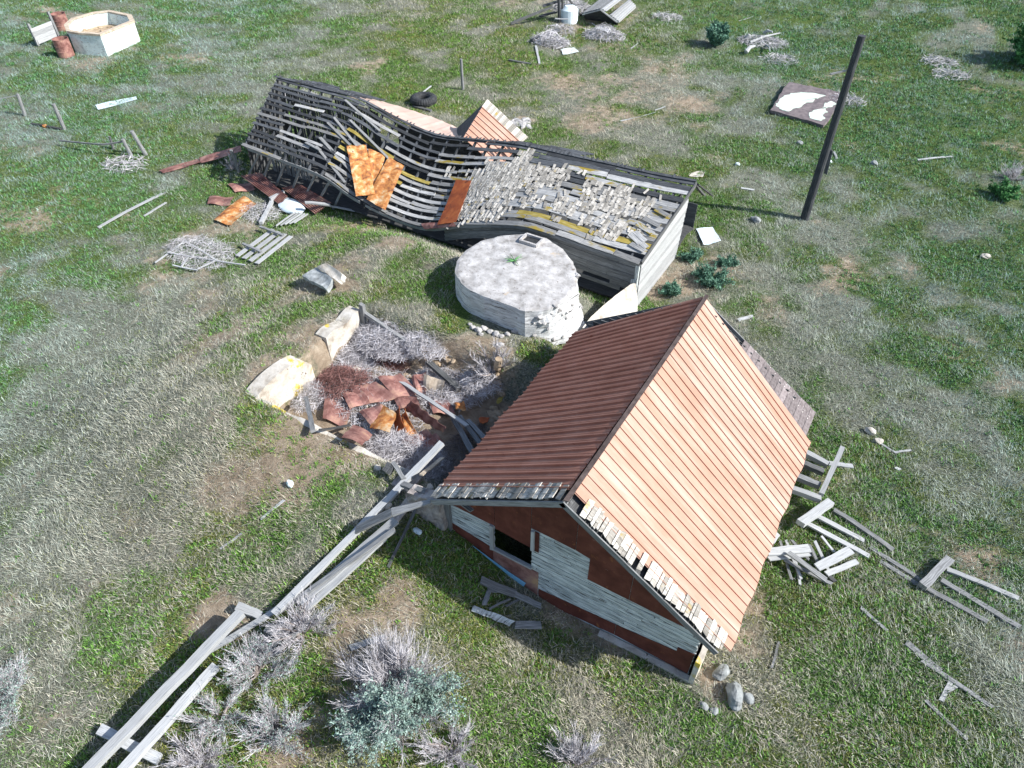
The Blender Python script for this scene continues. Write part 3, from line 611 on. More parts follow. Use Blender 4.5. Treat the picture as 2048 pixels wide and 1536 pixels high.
# ================================================================== collapsed barn
KP = [(-24.34, 3.0, -23.2, 1.64), (-21.83, 3.0, -21.1, 1.58), (-19.74, 2.97, -19.0, 1.42), (-18.05, 2.58, -17.7, .95), (-16.15, 2.32, -16.0, .62), (-14.31, 2.54, -14.3, .62), (-12.4, 2.8, -12.4, 1.32), (-10.4, 2.88, -10.2, 1.93), (-9.19, 2.93, -8.75, 1.94), (-7.35, 2.98, -7.4, 1.88), (-5.78, 3.10, -6.08, 1.88)]
KP = np.array(KP); KS = np.linspace(0, 1, len(KP)); KS = (KP[:, 0] - KP[0, 0]) / (KP[-1, 0] - KP[0, 0])
def cr(s_, k):
    s_ = min(max(s_, 0), 1); i = min(max(int(np.searchsorted(KS, s_, 'right')) - 1, 0), len(KS) - 2)
    h = KS[i + 1] - KS[i]; t = (s_ - KS[i]) / h; v = KP[:, k]
    m0 = (v[i + 1] - v[max(i - 1, 0)]) / (KS[i + 1] - KS[max(i - 1, 0)]) * h; m1 = (v[min(i + 2, len(v) - 1)] - v[i]) / (KS[min(i + 2, len(v) - 1)] - KS[i]) * h
    return (2 * t ** 3 - 3 * t ** 2 + 1) * v[i] + (t ** 3 - 2 * t ** 2 + t) * m0 + (-2 * t ** 3 + 3 * t ** 2) * v[i + 1] + (t ** 3 - t ** 2) * m1
BY0, BY1 = 17.9, 21.3
def BS(s_, t, lift=0.0):
    """roof surface: s 0..1 left to right, t 0 ridge .. 1 eave"""
    xr, zr_, xe, ze_ = [cr(s_, k) for k in range(4)]
    x = xr + (xe - xr) * t; y = BY1 + (BY0 - BY1) * t; zz = zr_ + (ze_ - zr_) * t
    bow = .22 * math.exp(-((x + 15.5) / 2.6) ** 2)
    zz -= bow * math.sin(math.pi * t)
    return Vector((x, y, zz + lift))
def s_of(x): return float(np.clip((x - KP[0, 0]) / (KP[-1, 0] - KP[0, 0]), 0, 1))
barn = thing('collapsed_barn', (-15, 19.8, 0), 'long swaybacked grey barn with bare roof battens behind the concrete cistern', 'barn')
ROWS = 14
NM = {}
for mat in ('wood_black', 'wood_roof', 'wood_lichen'): NM[mat] = MB()
for r in range(ROWS):
    t = .012 + r / (ROWS - 1) * .975; s_ = -0.005 if r % 2 else .0
    s_ += U(0, .012)
    while s_ < .985:
        xm = cr(min(max(s_, 0), 1), 0); ln = U(.07, .19); e = min(s_ + ln, 1.0)
        if 1 - e < .05: e = 1.0
        if xm < -19.9 and cr(e, 0) > -19.3: e = s_of(-19.7)
        if e - s_ < .01: s_ = e + .002; continue
        leftp = xm < -19.8
        wdt = U(.12, .15) if xm < -16.2 else (U(.15, .185) if xm < -12.8 else U(.195, .235))
        if t < .3 and xm < -12.5: wdt *= .95
        miss = .10 if leftp and t > .6 else (.06 if xm < -12.5 else .015)
        if rnd() > miss:
            nseg = max(2, int((e - s_) / .018))
            dt = U(-.012, .012); tl = U(-.02, .02)
            pts = [BS(s_ + (e - s_) * i / nseg, t + dt + tl * i / nseg, U(0, .012)) for i in range(nseg + 1)]
            mid_ = BS((s_ + e) / 2, t)
            lich = (-18.6 < mid_.x < -16.2 and .30 < t < .62 and rnd() < .6) or (mid_.x > -13 and t > .72 and rnd() < .18)
            k = 'wood_lichen' if lich else ('wood_black' if (leftp and rnd() < .62) or (mid_.x < -16 and t < .4 and rnd() < .6) or (t < .12) or (t < .35 and rnd() < .5) else 'wood_roof')
            th_ = .024
            NM[k].strip(pts, wdt, th_, up=(0, -.3, 1), jit=.05)
        s_ = e + .0015
for k, nm in (('wood_black', 'blackened_battens'), ('wood_roof', 'roof_battens'), ('wood_lichen', 'lichen_battens')): NM[k].build(nm, M[k], barn)
# rafters, coloured black to deepen the shade inside the barn
x = -24.2
while x < -5.9:
    mb = MB(); s_ = s_of(x); j = U(-.003, .003)
    mb.strip([BS(s_, 0.0, -.075), BS(s_ + j, .35, -.075), BS(s_ + j, .7, -.08), BS(s_, 1.0, -.08)], .05, .11, jit=.04); mb.build('rafter', M['wood_black'], barn)
    x += .62
# fallen rafters at the fold
mb = MB()
for (a, b_, wd_) in (((640, 275), (705, 345), .13), ((632, 292), (690, 365), .11), ((690, 200), (760, 262), .10), ((668, 235), (720, 300), .1), ((612, 285), (640, 300), .12), ((700, 240), (790, 330), .10), ((655, 245), (700, 290), .1)):
    def onroof(px, py, up_):
        d = ray(px, py); best = None
        for i in range(240):
            z_ = 3.6 - i * .012; t_ = (z_ - CH) / d[2]; p = Vector((d[0] * t_, d[1] * t_, z_)); tt = (BY1 - p.y) / (BY1 - BY0)
            s2 = s_of(p.x - (cr(s_of(p.x), 2) - cr(s_of(p.x), 0)) * tt); zs = BS(s2, tt).z
            if p.z <= zs + up_: return p
        return p
    mb.beam(onroof(*a, .10), onroof(*b_, .12), wd_, .04, n=2)
mb.build('fallen_rafters', M['wood'], barn)
# shingle remnants
mb = MB()
def shingle_at(s_, t, lift=.024, ang=0.0):
    p = BS(s_, t, lift); q = BS(s_ + ang + U(-.0007, .0007), t + U(.06, .085), lift + .004 + U(0, .014))
    mb.strip([p, q], U(.065, .105), .012, up=(0, -.3, 1), jit=.04)
def clump(x0, x1, t0, t1, dens, slant=0.0):
    t = t0
    while t < t1:
        x = x0
        while x < x1:
            xx = x + slant * (t - t0)
            e_ = min((x - x0), (x1 - x)) / max(.01, x1 - x0) * 2 + .35
            if rnd() < dens * min(1, e_ + .25): shingle_at(s_of(xx + U(-.012, .012)), t + U(-.005, .005))
            x += .094
        t += .043
clump(-13.2, -11.3, .22, .62, .96, -.3); clump(-12.2, -11.6, .02, .25, .85, -.2); clump(-13.6, -12.4, .35, .9, .75, 0); clump(-14.0, -13.2, .30, .5, .45); clump(-11.6, -10.5, .22, .52, .72, -.4)
clump(-12.2, -11.2, .62, .95, .55, -.5); clump(-13.4, -12.2, .85, .99, .3); clump(-10.7, -9.9, .20, .42, .7, -.6); clump(-10.4, -9.9, .12, .22, .6)
for (x0, x1, t0, t1, dn) in ((-9.3, -8.7, .25, .42, .75), (-9.2, -8.4, .42, .60, .6), (-9.9, -9.2, .55, .72, .7), (-8.2, -7.6, .22, .34, .8), (-8.4, -7.5, .38, .52, .7), (-7.5, -7.0, .34, .52, .6), (-7.9, -7.4, .5, .60, .5), (-7.0, -6.6, .28, .50, .7), (-7.9, -7.0, .64, .82, .65), (-8.9, -8.5, .68, .80, .5), (-10.9, -10.3, .60, .75, .4), (-8.5, -8.3, .28, .44, .8), (-11.0, -10.6, .52, .66, .4), (-14.9, -14.5, .28, .38, .5), (-6.6, -6.2, .5, .7, .3)):
    clump(x0, x1, t0, t1, dn, -.3)
for i in range(60): shingle_at(s_of(U(-13.8, -6.4)), U(.15, .9), .035, U(-.006, .006))
mb.build('shingles', M['shingle'], barn)
# loose boards by the verge and the verge boards
for (s1, t1, s2, t2) in ((.965, .42, .995, .47), (.955, .55, .992, .60), (.95, .63, .99, .70), (.955, .72, .985, .80), (.95, .76, .98, .84), (.962, .86, .995, .90), (.97, .80, .995, .86)):
    mb = MB(); mb.beam(BS(s1, t1, .05), BS(s2, t2, .07), .17, .022, up=(0, -.3, 1)); mb.build('loose_board', M['wood_roof'], barn)
mb = MB()
mb.strip([BS(1, 0, -.03) + Vector((.04, 0, 0)), BS(1, .5, -.03) + Vector((.04, 0, 0)), BS(1, 1.0, -.03) + Vector((.04, 0, 0))], .035, .14, jit=.03)
mb.build('barge_board', M['wood_dark'], barn)
mb = MB(); mb.beam((-5.72, 21.28, 3.06), (-5.45, 22.35, 2.25), .14, .035); mb.build('barge_board', M['wood_dark'], barn)
mb = MB(); mb.beam((-5.85, 21.36, 3.0), (-5.75, 22.5, 2.1), .12, .05)
mb.build('barge_board', M['wood_dark'], barn)
mb = MB()
pts = [BS(i / 34, 0, .035) + Vector((0, .03, 0)) for i in range(35)]
for i in range(0, 34, 2):
    mb.strip(pts[i:i + 3], .13, .022, c=rnd())
for i in range(120):
    if rnd() < .55:
        p = BS(i / 120, 0, .05); mb.beam(p, p + Vector((0, .16, .02)), .06, .015, n=1)
mb.build('ridge_boards', M['wood_black'], barn)
# eave board
mb = MB()
pts = [BS(.02 + .98 * i / 60, 1.0, -.10) + Vector((0, -.02, 0)) for i in range(61)]
mb.strip(pts[:22], .03, .12, jit=.05); mb.build('eave_board', M['wood'], barn); mb = MB(); mb.strip(pts[22:42], .03, .1, jit=.05); mb.build('eave_board', M['wood'], barn); mb = MB(); mb.strip(pts[41:], .03, .12, jit=.05); mb.build('eave_board', M['wood'], barn)
# near wall: horizontal boards hanging from x -13.5 to the corner, with a ragged dark bottom
mb = MB()
for k in range(12):
    x0, x1 = -13.6, -6.14
    x = x0
    while x < x1:
        x2 = min(x1, x + U(1.4, 2.6)); n = 4; pts = []
        for i in range(n + 1):
            xx = x + (x2 - x) * i / n; s2 = s_of(xx); e = BS(s2, 1.0); pts.append(Vector((xx, 18.06 + .015 * (k % 2), e.z - .17 - k * .145 * (1 + .02 * math.sin(xx)))))
        zb = pts[n // 2].z
        low = .62 if x2 < -7.5 else .45
        if zb > low - .1 and not (k > 6 and rnd() < .4): mb.strip(pts, .022, .136, up=(0, 0, 1), jit=.01)
        x = x2 + .004
mb.build('board_wall', M['wood'], barn)
# end wall, vertical face of diagonal-weathered boards
mb = MB(); n = 15
for k in range(n):
    f = k / n; z0 = -.05 + 2.05 * f - .12 * 0; x = -6.08
    # boards run from the near corner to the far edge, slightly fanned
    zn0 = -.1 + f * 1.92; zf0 = -.35 + f * 2.72; y1 = 21.55
    zt = zf0 + .09
    # clip under the roof line: roof height at y
    def zr_(y): return 1.86 + (3.05 - 1.86) * (y - 17.9) / 3.4 - .1
    p = Vector((x + U(0, .006), 18.0, zn0 + .06)); q = Vector((x + .10 * f + U(0, .006), y1, zf0 + .08))
    mb.beam(p, q, .165, .02, up=(1, 0, 0), n=4, jit=.02)
mb.build('end_wall', M['wood_pale'], barn)
mb = MB(); mb.beam((-6.13, 17.93, -.1), (-6.16, 17.93, 1.74), .11, .09, up=(0, 1, 0)); mb.beam((-6.2, 17.88, .1), (-6.2, 17.88, 1.2), .2, .02, up=(0, 1, 0)); mb.build('corner_post', M['siding'], barn)
# dark board standing in for the shade of the open gable hole
mb = MB(); mb.beam((-6.14, 20.0, 2.3), (-6.14, 21.5, 2.75), .2, .03, up=(1, 0, 0)); mb.build('gable_hole_dark', M['wood_dark'], barn)
mb = MB(); mb.sheet((-23.2, 18.1, .09), (-6.2, 18.1, .09), (-6.2, 23.6, .12), (-23.2, 23.6, .12), 40, 12, .06, fn=lambda u, v: .05 * math.sin(u * 90) * math.sin(v * 31), edge=.05); mb.build('shade_dark_floor', M['wood_dark'], barn)  # dark sheet added so the barn interior reads as deep shade
# rear wall with gaps and left end wall with gaps
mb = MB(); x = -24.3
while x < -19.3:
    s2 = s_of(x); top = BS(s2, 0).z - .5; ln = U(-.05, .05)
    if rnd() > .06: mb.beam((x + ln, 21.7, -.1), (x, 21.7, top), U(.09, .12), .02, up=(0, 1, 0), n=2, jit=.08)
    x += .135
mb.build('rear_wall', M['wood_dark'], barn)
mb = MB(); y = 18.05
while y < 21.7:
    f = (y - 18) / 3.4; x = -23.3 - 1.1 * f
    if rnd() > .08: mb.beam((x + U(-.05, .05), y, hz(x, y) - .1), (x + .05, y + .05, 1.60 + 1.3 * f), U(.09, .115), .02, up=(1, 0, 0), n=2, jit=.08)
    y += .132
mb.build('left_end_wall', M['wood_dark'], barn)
# inside partition boards seen through the open front (they throw the light slits)
mb = MB(); x = -23.0
while x < -21.0:
    if rnd() > .12: mb.beam((x, 19.0, -.1), (x + U(-.1, .2), 19.05, 1.75), U(.04, .08), .02, up=(0, 1, 0), n=2, jit=.1)
    x += .105
mb.build('slatted_partition', M['wood'], barn)
for i, x in enumerate((-23.3, -22.55, -21.7, -20.95, -20.2, -19.45, -18.7)):
    mb = MB(); top = BS(s_of(x), 1.0, -.12); mb.beam((x - .35 + U(-.1, .1), 18.05, hz(x, 18.05) - .05), (top.x, 18.0, top.z), .085, .06, up=(0, 1, 0), jit=.06); mb.build('wall_stud', M['wood'], barn)
# far roof slope and back wall
FZ = lambda x: np.interp(x, [-24.4, -19.7, -16.2, -12.5, -5.8], [2.05, 1.95, 1.5, 1.8, 2.2])
mb = MB(); xs = np.linspace(-24.2, -6.1, 30)
for i in range(len(xs) - 1):
    if -20.6 < xs[i] < -14.2: continue
    for r in range(7):
        if r > 1 and xs[i] > -11: continue
        f = r / 6
        a = BS(s_of(xs[i]), 0); b_ = BS(s_of(xs[i + 1]), 0); y = BY1 + .08 + f * 2.2
        za = a.z + (FZ(xs[i]) - a.z) * f * .9; zb = b_.z + (FZ(xs[i + 1]) - b_.z) * f * .9
        if rnd() > .15: mb.beam((a.x, y, za - .02), (b_.x, y, zb - .02), .13, .022, n=1)
mb.build('far_roof_battens', M['wood_black'], barn)
mb = MB(); nx_, ny_ = 34, 6; g = []
edge = [at(738, 196, z=1.75), at(800, 213, z=1.7), at(870, 236, z=1.62), at(912, 254, z=1.6), at(925, 268, z=1.62)]
for i in range(nx_ + 1):
    f = i / nx_; a = BS(s_of(-20.4 + f * 5.6), 0, -.05) + Vector((0, .06, 0)); k = f * (len(edge) - 1); j = min(int(k), len(edge) - 2); e = edge[j].lerp(edge[j + 1], k - j)
    rib = .02 if i % 4 == 0 else 0
    g.append([(a.lerp(e, q_ / ny_) + Vector((0, 0, rib)), (q_ * .4, i * .2)) for q_ in range(ny_ + 1)])
for i in range(nx_):
    for j in range(ny_):
        q_ = [g[i][j], g[i + 1][j], g[i + 1][j + 1], g[i][j + 1]]; mb.quad([a[0] for a in q_], [a[1] for a in q_], .5); mb.quad([a[0] - Vector((0, 0, .01)) for a in q_][::-1], [a[1] for a in q_][::-1], .5)
mb.build('far_roof_tin', M['pink'], barn)
mb = MB()
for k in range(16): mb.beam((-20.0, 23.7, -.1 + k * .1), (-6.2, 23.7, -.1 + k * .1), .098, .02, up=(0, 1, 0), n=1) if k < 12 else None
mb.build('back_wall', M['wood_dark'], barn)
# little cross gable behind the sag
N0 = Vector((-14.97, 21.5, 2.42)); N1 = Vector((-15.38, 23.7, 2.93)); ER0 = Vector((-13.5, 21.6, 1.5)); ER1 = Vector((-13.5, 23.7, 1.82)); EL0 = Vector((-16.2, 21.9, 1.45)); EL1 = Vector((-17.0, 23.7, 1.38))
mb = MB()
for k in range(7):
    a = N0.lerp(N1, k / 8.2); b_ = N0.lerp(N1, (k + 1) / 8.2); c_ = ER0.lerp(ER1, (k + 1) / 8.2); d_ = ER0.lerp(ER1, k / 8.2)
    mb.sheet(a, b_, c_, d_, 1, 3, .012, c=.5); mb.beam(b_ + Vector((0, 0, .02)), c_ + Vector((0, 0, .02)), .035, .05, c=.5)
mb.build('metal_roof_slope', M['roof_metal'], barn)
mb = MB(); mb.sheet(N0, N1, EL1, EL0, 6, 4, .02); mb.build('dark_roof_slope', M['wood_black'], barn)
mb = MB(); k = 0
while k < 22:
    f0 = k / 22; f1 = (k + .9) / 22; o = Vector((0, 0, .035 + U(0, .01)))
    mb.sheet(N0.lerp(N1, .86).lerp(ER0.lerp(ER1, .86), f0) + o, (N1 + Vector((-.02, .22, .02))).lerp(ER1 + Vector((0, .2, 0)), f0) + o, (N1 + Vector((-.02, .22, .02))).lerp(ER1 + Vector((0, .2, 0)), f1) + o, N0.lerp(N1, .86).lerp(ER0.lerp(ER1, .86), f1) + o, 1, 1, .012)
    k += 1
mb.build('edge_shingles', M['shingle'], barn)
mb = MB()
for k in range(14):
    z_ = .05 + k * .13; x0 = -16.4 + max(0, z_ - 1.3) * .95; x1 = -13.7 - max(0, z_ - 1.6) * 1.2
    if x1 > x0: mb.beam((x0, 23.55, z_), (x1, 23.55, z_), .12, .02, up=(0, 1, 0), n=1)
mb.build('gable_boards', M['wood_dark'], barn)

# ================================================================== tin sheets on the barn roof (lie loose on it)
def roofpt(px, py, up_=.08):
    d = ray(px, py)
    for i in range(500):
        z_ = 3.6 - i * .008; t_ = (z_ - CH) / d[2]; p = Vector((d[0] * t_, d[1] * t_, z_)); tt = (BY1 - p.y) / (BY1 - BY0)
        if tt > 1.3:
            if p.z < .45: return p
            continue
        s2 = s_of(p.x - (cr(s_of(p.x), 2) - cr(s_of(p.x), 0)) * tt); zs = BS(s2, tt).z if tt > 0 else BS(s2, 0).z
        if p.z <= zs + up_ or p.z < .45: return p
    return p
def tin(pxs, mat, name, label, ups=.08, fn=None, nu=6, nv=12, cat='metal sheet', group=None):
    P4 = [roofpt(a, b_, ups if isinstance(ups, float) else ups[i]) for i, (a, b_) in enumerate(pxs)]
    mb = MB(); mb.sheet(*P4, nu, nv, .008, fn=fn or (lambda u, v: .015 * math.sin(u * 6.28 * 1.5) + .02 * math.sin(v * 5)), edge=.008)
    return tag(mb.build(name, mat), label, cat, group)
tin([(693, 292), (732, 290), (750, 388), (712, 392)], M['rust'], 'rusted_tin_sheet', 'orange rusted tin sheet, left one of three fanned on the barn roof', (.14, .14, .30, .30))
tin([(737, 297), (772, 310), (752, 372), (735, 378)], M['rust'], 'rusted_tin_sheet', 'orange tin sheet wedged between two larger ones on the barn roof', (.10, .10, .14, .14))
tin([(777, 313), (808, 332), (770, 420), (733, 398)], M['rust'], 'rusted_tin_sheet', 'rusted tin sheet with purplish top, right one of three on the barn roof', (.12, .12, .25, .25))
tin([(913, 360), (943, 362), (912, 445), (875, 450)], M['rust_red'], 'rusted_tin_strip', 'long dark red and orange tin strip hanging over the barn eave in the sag', (.08, .08, .12, .12), fn=lambda u, v: .10 * (v - .5) ** 2)
tin([(842, 447), (905, 442), (912, 452), (848, 458)], M['rust_dark'], 'bent_tin_offcut', 'flat dark red tin offcut under the foot of the long red strip', (.05, .05, .05, .05), nu=4, nv=2)
#@@STRUCT2
# ================================================================== helpers for loose things
def rib(mb, pts, w0, w1, c):
    n = len(pts) - 1; pr = None
    a = Vector((U(-1, 1), U(-1, 1), U(-1, 1)))
    for i in range(n + 1):
        d = (pts[min(i + 1, n)] - pts[max(i - 1, 0)]); sdv = d.cross(a)
        if sdv.length < 1e-5: sdv = Vector((1, 0, 0))
        sdv = sdv.normalized() * (w0 + (w1 - w0) * i / n) / 2
        cur = (pts[i] - sdv, pts[i] + sdv)
        if pr: mb.quad([pr[0], pr[1], cur[1], cur[0]], None, c)
        pr = cur
def bush(name, px, py, r, h, nb, ntw, label, cat, tw='twig', leaf=None, leafn=0, side=None, group=None, low=.15, wid=.035, p=None, lsize=.06, trunk='twig_dark'):
    p = p or at(px, py, -.03); root = thing(name, p, label, cat, group)
    m1 = MB(); m2 = MB(); m3 = MB()
    for i in range(nb):
        a = U(0, 2 * math.pi); el = U(low, 1.25); L = U(.75, 1.05)
        e = p + Vector((math.cos(a) * math.cos(el) * r, math.sin(a) * math.cos(el) * r, math.sin(el) * h)) * L
        k = p.lerp(e, .5) + Vector((U(-.1, .1) * r, U(-.1, .1) * r, U(-.16, .02) * h)); pts = [p + Vector((U(-.05, .05), U(-.05, .05), 0)), p.lerp(k, .6), k, k.lerp(e, .55) + Vector((U(-.06, .06), U(-.06, .06), U(0, .06) * h)), e]
        rr = wid * U(.5, 1); m1.tube(pts, [rr, rr * .8, rr * .6, rr * .4, rr * .15], 5, cap=False)
        green = leaf and (side is None or (side(math.cos(a), math.sin(a)) and i % 5 != 0))
        for j in range(int(ntw * 1.5)):
            f = U(.0, 1.0); q = pts[1].lerp(pts[2], f * 2) if f < .5 else pts[2].lerp(e, (f - .5) * 2)
            dv = (e - p).normalized() * .8 + Vector((U(-1, 1), U(-1, 1), U(-.3, 1))) * .8; ln = U(.08, .30) * r
            b1 = q + dv * ln * .5 + Vector((0, 0, .02)); b2 = q + dv * ln + Vector((U(-.03, .03), U(-.03, .03), .05))
            rib(m2, [q, b1 + Vector((U(-.1, .1), U(-.1, .1), U(-.1, .1))) * ln, b2], .009, .004, rnd())
            for _ in range(2):
                b3 = b1 + (dv + Vector((U(-1, 1), U(-1, 1), U(-.2, 1)))) * .32 * ln; rib(m2, [b1, b3], .006, .003, rnd())
            if green:
                for _ in range(leafn):
                    o = b1.lerp(b2, rnd() * 1.2) + Vector((U(-1, 1), U(-1, 1), U(-1, 1))) * .05; d = Vector((U(-1, 1), U(-1, 1), U(.1, 1))).normalized(); s_ = d.cross(Vector((U(-1, 1), U(-1, 1), U(-1, 1)))).normalized() * lsize * .28
                    m3.quad([o - s_, o + d * lsize * .6 - s_ * .2, o + d * lsize, o + s_], None, rnd())
    if m1.f: m1.build('branches', M[trunk], root)
    if m2.f: m2.build('twigs', M[tw], root)
    if m3.f: m3.build('foliage', M[leaf], root)
    return root
def tangle(name, px, py, rx, ry, h, n, mat, label, dz=.05, cat='brush', wd=.010, ln=.5):
    p = at(px, py, dz); mb = MB()
    for i in range(n):
        a = U(0, 6.283); r = math.sqrt(rnd()); c_ = p + Vector((math.cos(a) * r * rx, math.sin(a) * r * ry, (1 - r * r) * h * U(.1, 1)))
        d = Vector((U(-1, 1), U(-1, 1), U(-.35, .6))).normalized(); cv = Vector((U(-1, 1), U(-1, 1), U(-.3, 1))) * .3; L = ln * U(.3, 1)
        rib(mb, [c_ - d * L * .5, c_ - d * L * .15 + cv * L * .35, c_ + d * L * .2 + cv * L * .3, c_ + d * L * .5], wd * U(.7, 1.3), wd * .4, rnd())
    return tag(mb.build(name, M[mat]), label, cat)
def plank(px1, py1, px2, py2, wd, th, z1, z2, label, name='weathered_plank', mat='wood', cat='plank', group=None, n=4, sag=0.0, taper=None, absz=False):
    if absz: a = at(px1, py1, z=z1); b_ = at(px2, py2, z=z2)
    else: a = at(px1, py1, z1); b_ = at(px2, py2, z2)
    L = (b_ - a).length; n = max(n, int(L * 2.5)); wp = U(-.02, .02) * min(L, 2); pts = [a.lerp(b_, i / n) + Vector((U(-.006, .006), U(-.006, .006), wp * math.sin(3.1416 * i / n) + U(-.004, .004) - sag * math.sin(math.pi * i / n))) for i in range(n + 1)]
    mb = MB(); mb.strip(pts, wd, th, jit=.10, taper=taper)
    return tag(mb.build(name, M[mat]), label, cat, group)
def gsheet(pxs, dz, mat, label, name='tin_sheet', nu=6, nv=6, th=.008, fn=None, cat='metal sheet', group=None, edge=.012):
    dz = [dz] * 4 if isinstance(dz, float) else dz
    P4 = [at(a, b_, d) for (a, b_), d in zip(pxs, dz)]
    mb = MB(); mb.sheet(*P4, nu, nv, th, fn=fn or (lambda u, v: .02 * math.sin(u * 5 + v * 3)), edge=edge)
    return tag(mb.build(name, M[mat]), label, cat, group)
# ================================================================== concrete cistern
ZT = 1.97
opx = [(910, 545), (913, 522), (932, 499), (962, 481), (1003, 470), (1048, 467), (1092, 476), (1126, 497), (1146, 522), (1155, 548), (1152, 575), (1132, 600), (1096, 619), (1050, 622), (1003, 604), (969, 592), (941, 580), (922, 564)]
ring = [at(a, b_, z=ZT) for a, b_ in opx]; cc_ = sum(ring, Vector()) / len(ring)
cis = thing('concrete_cistern', Vector((cc_.x, cc_.y, 1.0)), 'round capped concrete cistern with a crumbling white rim, between barn and cabin', 'cistern')
# top: rings towards the centre with small unevenness
mb = MB(); fine = []
for i in range(len(ring)):
    a = ring[i]; b_ = ring[(i + 1) % len(ring)]
    for k in range(5): fine.append(a.lerp(b_, k / 5))
nF = len(fine)
def ptop(i, f):
    p = cc_.lerp(fine[i % nF], f); p.z = ZT + .05 * (1 - f) + .03 * (float(fbm(p.x * 2, p.y * 2, 3)) - .5)
    if f > .97:
        p.z += .04 * (float(fbm(p.x * 6, p.y * 6, 2)) - .5) - .02; p = p + (fine[i % nF] - cc_).normalized() * .05 * (float(fbm(p.x * 5 + 9, p.y * 5, 2)) - .5)
    return p
fr_ = [0.02, .2, .4, .6, .75, .87, .95, 1.0]
for j in range(len(fr_) - 1):
    for i in range(nF): mb.quad([ptop(i, fr_[j]), ptop(i, fr_[j + 1]), ptop(i + 1, fr_[j + 1]), ptop(i + 1, fr_[j])], None, .5)
mb.quad([ptop(i, .02) for i in range(0, nF, 5)], None, .5)
mb.build('cap_slab', M['concrete'], cis)
mb = MB(); L = 0; NZ = 6
def flare(i): k = (i % nF) / nF; return .0 + .38 * math.exp(-((k - .60) / .10) ** 2)
def pside(i, j):
    p = ptop(i, 1.0); t = j / NZ; o = (fine[i % nF] - cc_).normalized(); fl = flare(i)
    q_ = p + o * (.015 * (j > 0) + fl * t * t + ((.10 * fl * 6 + .05) * (float(fbm(i * .5, t * 5, 3)) - .5) if 0 < j else 0)); q_.z = p.z + (.78 - p.z) * t; return q_
for i in range(nF):
    ln = (fine[(i + 1) % nF] - fine[i]).length
    for j in range(NZ):
        mb.quad([pside(i, j), pside(i, j + 1), pside(i + 1, j + 1), pside(i + 1, j)], [(L, -j * .2), (L, -(j + 1) * .2), (L + ln, -(j + 1) * .2), (L + ln, -j * .2)], .5)
    L += ln
mb.build('board_marked_wall', M['concrete_side'], cis)
mb = MB(); hc = at(1063, 481, z=ZT + .05)
for sx_, sy_, lx, ly in ((0, -.22, .62, .07), (0, .22, .62, .07), (-.3, 0, .07, .4), (.3, 0, .07, .4)):
    mb.box(hc.x + sx_ - lx / 2, hc.x + sx_ + lx / 2, hc.y + sy_ - ly / 2, hc.y + sy_ + ly / 2, ZT - .05, ZT + .11, c=.6)
hf = mb.build('hatch_frame', M['concrete'], cis)
mb = MB(); mb.box(hc.x - .26, hc.x + .26, hc.y - .18, hc.y + .18, ZT + .0, ZT + .035); mb.build('hatch_hole_dark', M['rubber_and_hatch'], cis)  # black inset added for the shade inside the open hatch
mb = MB()
for i in range(26):                                     # crumbled lumps along the rim and flank
    k = U(.50, .72) * nF; i0 = int(k); t = U(.1, 1); p = pside(i0, int(t * NZ)); mb.rock(p, (U(.03, .11), U(.03, .1), U(.02, .07)), i, nu=7, nv=5)
mb.build('crumbled_edge', M['concrete'], cis)
mb = MB(); c0 = at(1029, 522, z=ZT + .06)
for k in range(15):
    a = U(0, 6.28); L = U(.12, .38) if k > 4 else U(.3, .45)
    mb.tube([c0, c0 + Vector((math.cos(a) * L * .5, math.sin(a) * L * .5, .05)), c0 + Vector((math.cos(a) * L, math.sin(a) * L, U(.0, .08)))], [.014, .011, .005], 4)
tag(mb.build('dead_thistle', M['leaf']), 'small dark spiky plant sprawled on the middle of the cistern cap', 'plant')
for k, (a, b_, s_) in enumerate(((946, 655, .1), (957, 660, .13), (968, 657, .12), (980, 663, .1), (992, 668, .13), (1003, 672, .09), (962, 668, .08), (1015, 668, .1), (1030, 662, .12), (940, 648, .07), (1000, 690, .12), (1048, 655, .12), (1070, 648, .1), (1095, 640, .1))):
    mb = MB(); mb.rock(at(a, b_, .03), (s_, s_ * .8, s_ * .6), 40 + k, nu=9, nv=6)
    tag(mb.build('concrete_rubble', M['concrete']), 'fist to head sized lump of pale rubble fallen at the foot of the cistern', 'rubble', 'rubble lumps at the foot of the cistern')
# cream concrete wing between barn corner and cabin roof
mb = MB(); A = Vector((-6.25, 18.0, 1.05)); B = Vector((-5.9, 17.9, 1.0))
g = [(at(1262, 568, z=1.15), at(1272, 566, z=1.15)), (at(1232, 590, z=1.1), at(1275, 600, z=.75)), (at(1205, 612, z=1.1), at(1275, 640, z=.4)), (at(1180, 636, z=1.05), at(1262, 660, z=.3)), (at(1165, 655, z=1.0), at(1240, 690, z=.2))]
for i in range(4):
    for j in range(6):
        def gp(i_, j_): p = g[i_][0].lerp(g[i_][1], j_ / 6); p.z += .08 * (float(fbm(p.x * 4, p.y * 4, 3)) - .5); return p
        mb.quad([gp(i, j), gp(i + 1, j), gp(i + 1, j + 1), gp(i, j + 1)], None, .5)
    mb.quad([g[i][0], g[i + 1][0], g[i + 1][0] - Vector((.1, 0, .5)), g[i][0] - Vector((.1, 0, .5))], None, .5)
    mb.quad([g[i][1], g[i + 1][1], g[i + 1][1] - Vector((-.05, 0, .8)), g[i][1] - Vector((-.05, 0, .8))][::-1], None, .5)
tag(mb.build('sloping_concrete_wing', M['cement_lichen']), 'cream sloping concrete wing wall between the barn corner and the cabin roof', 'retaining wall')
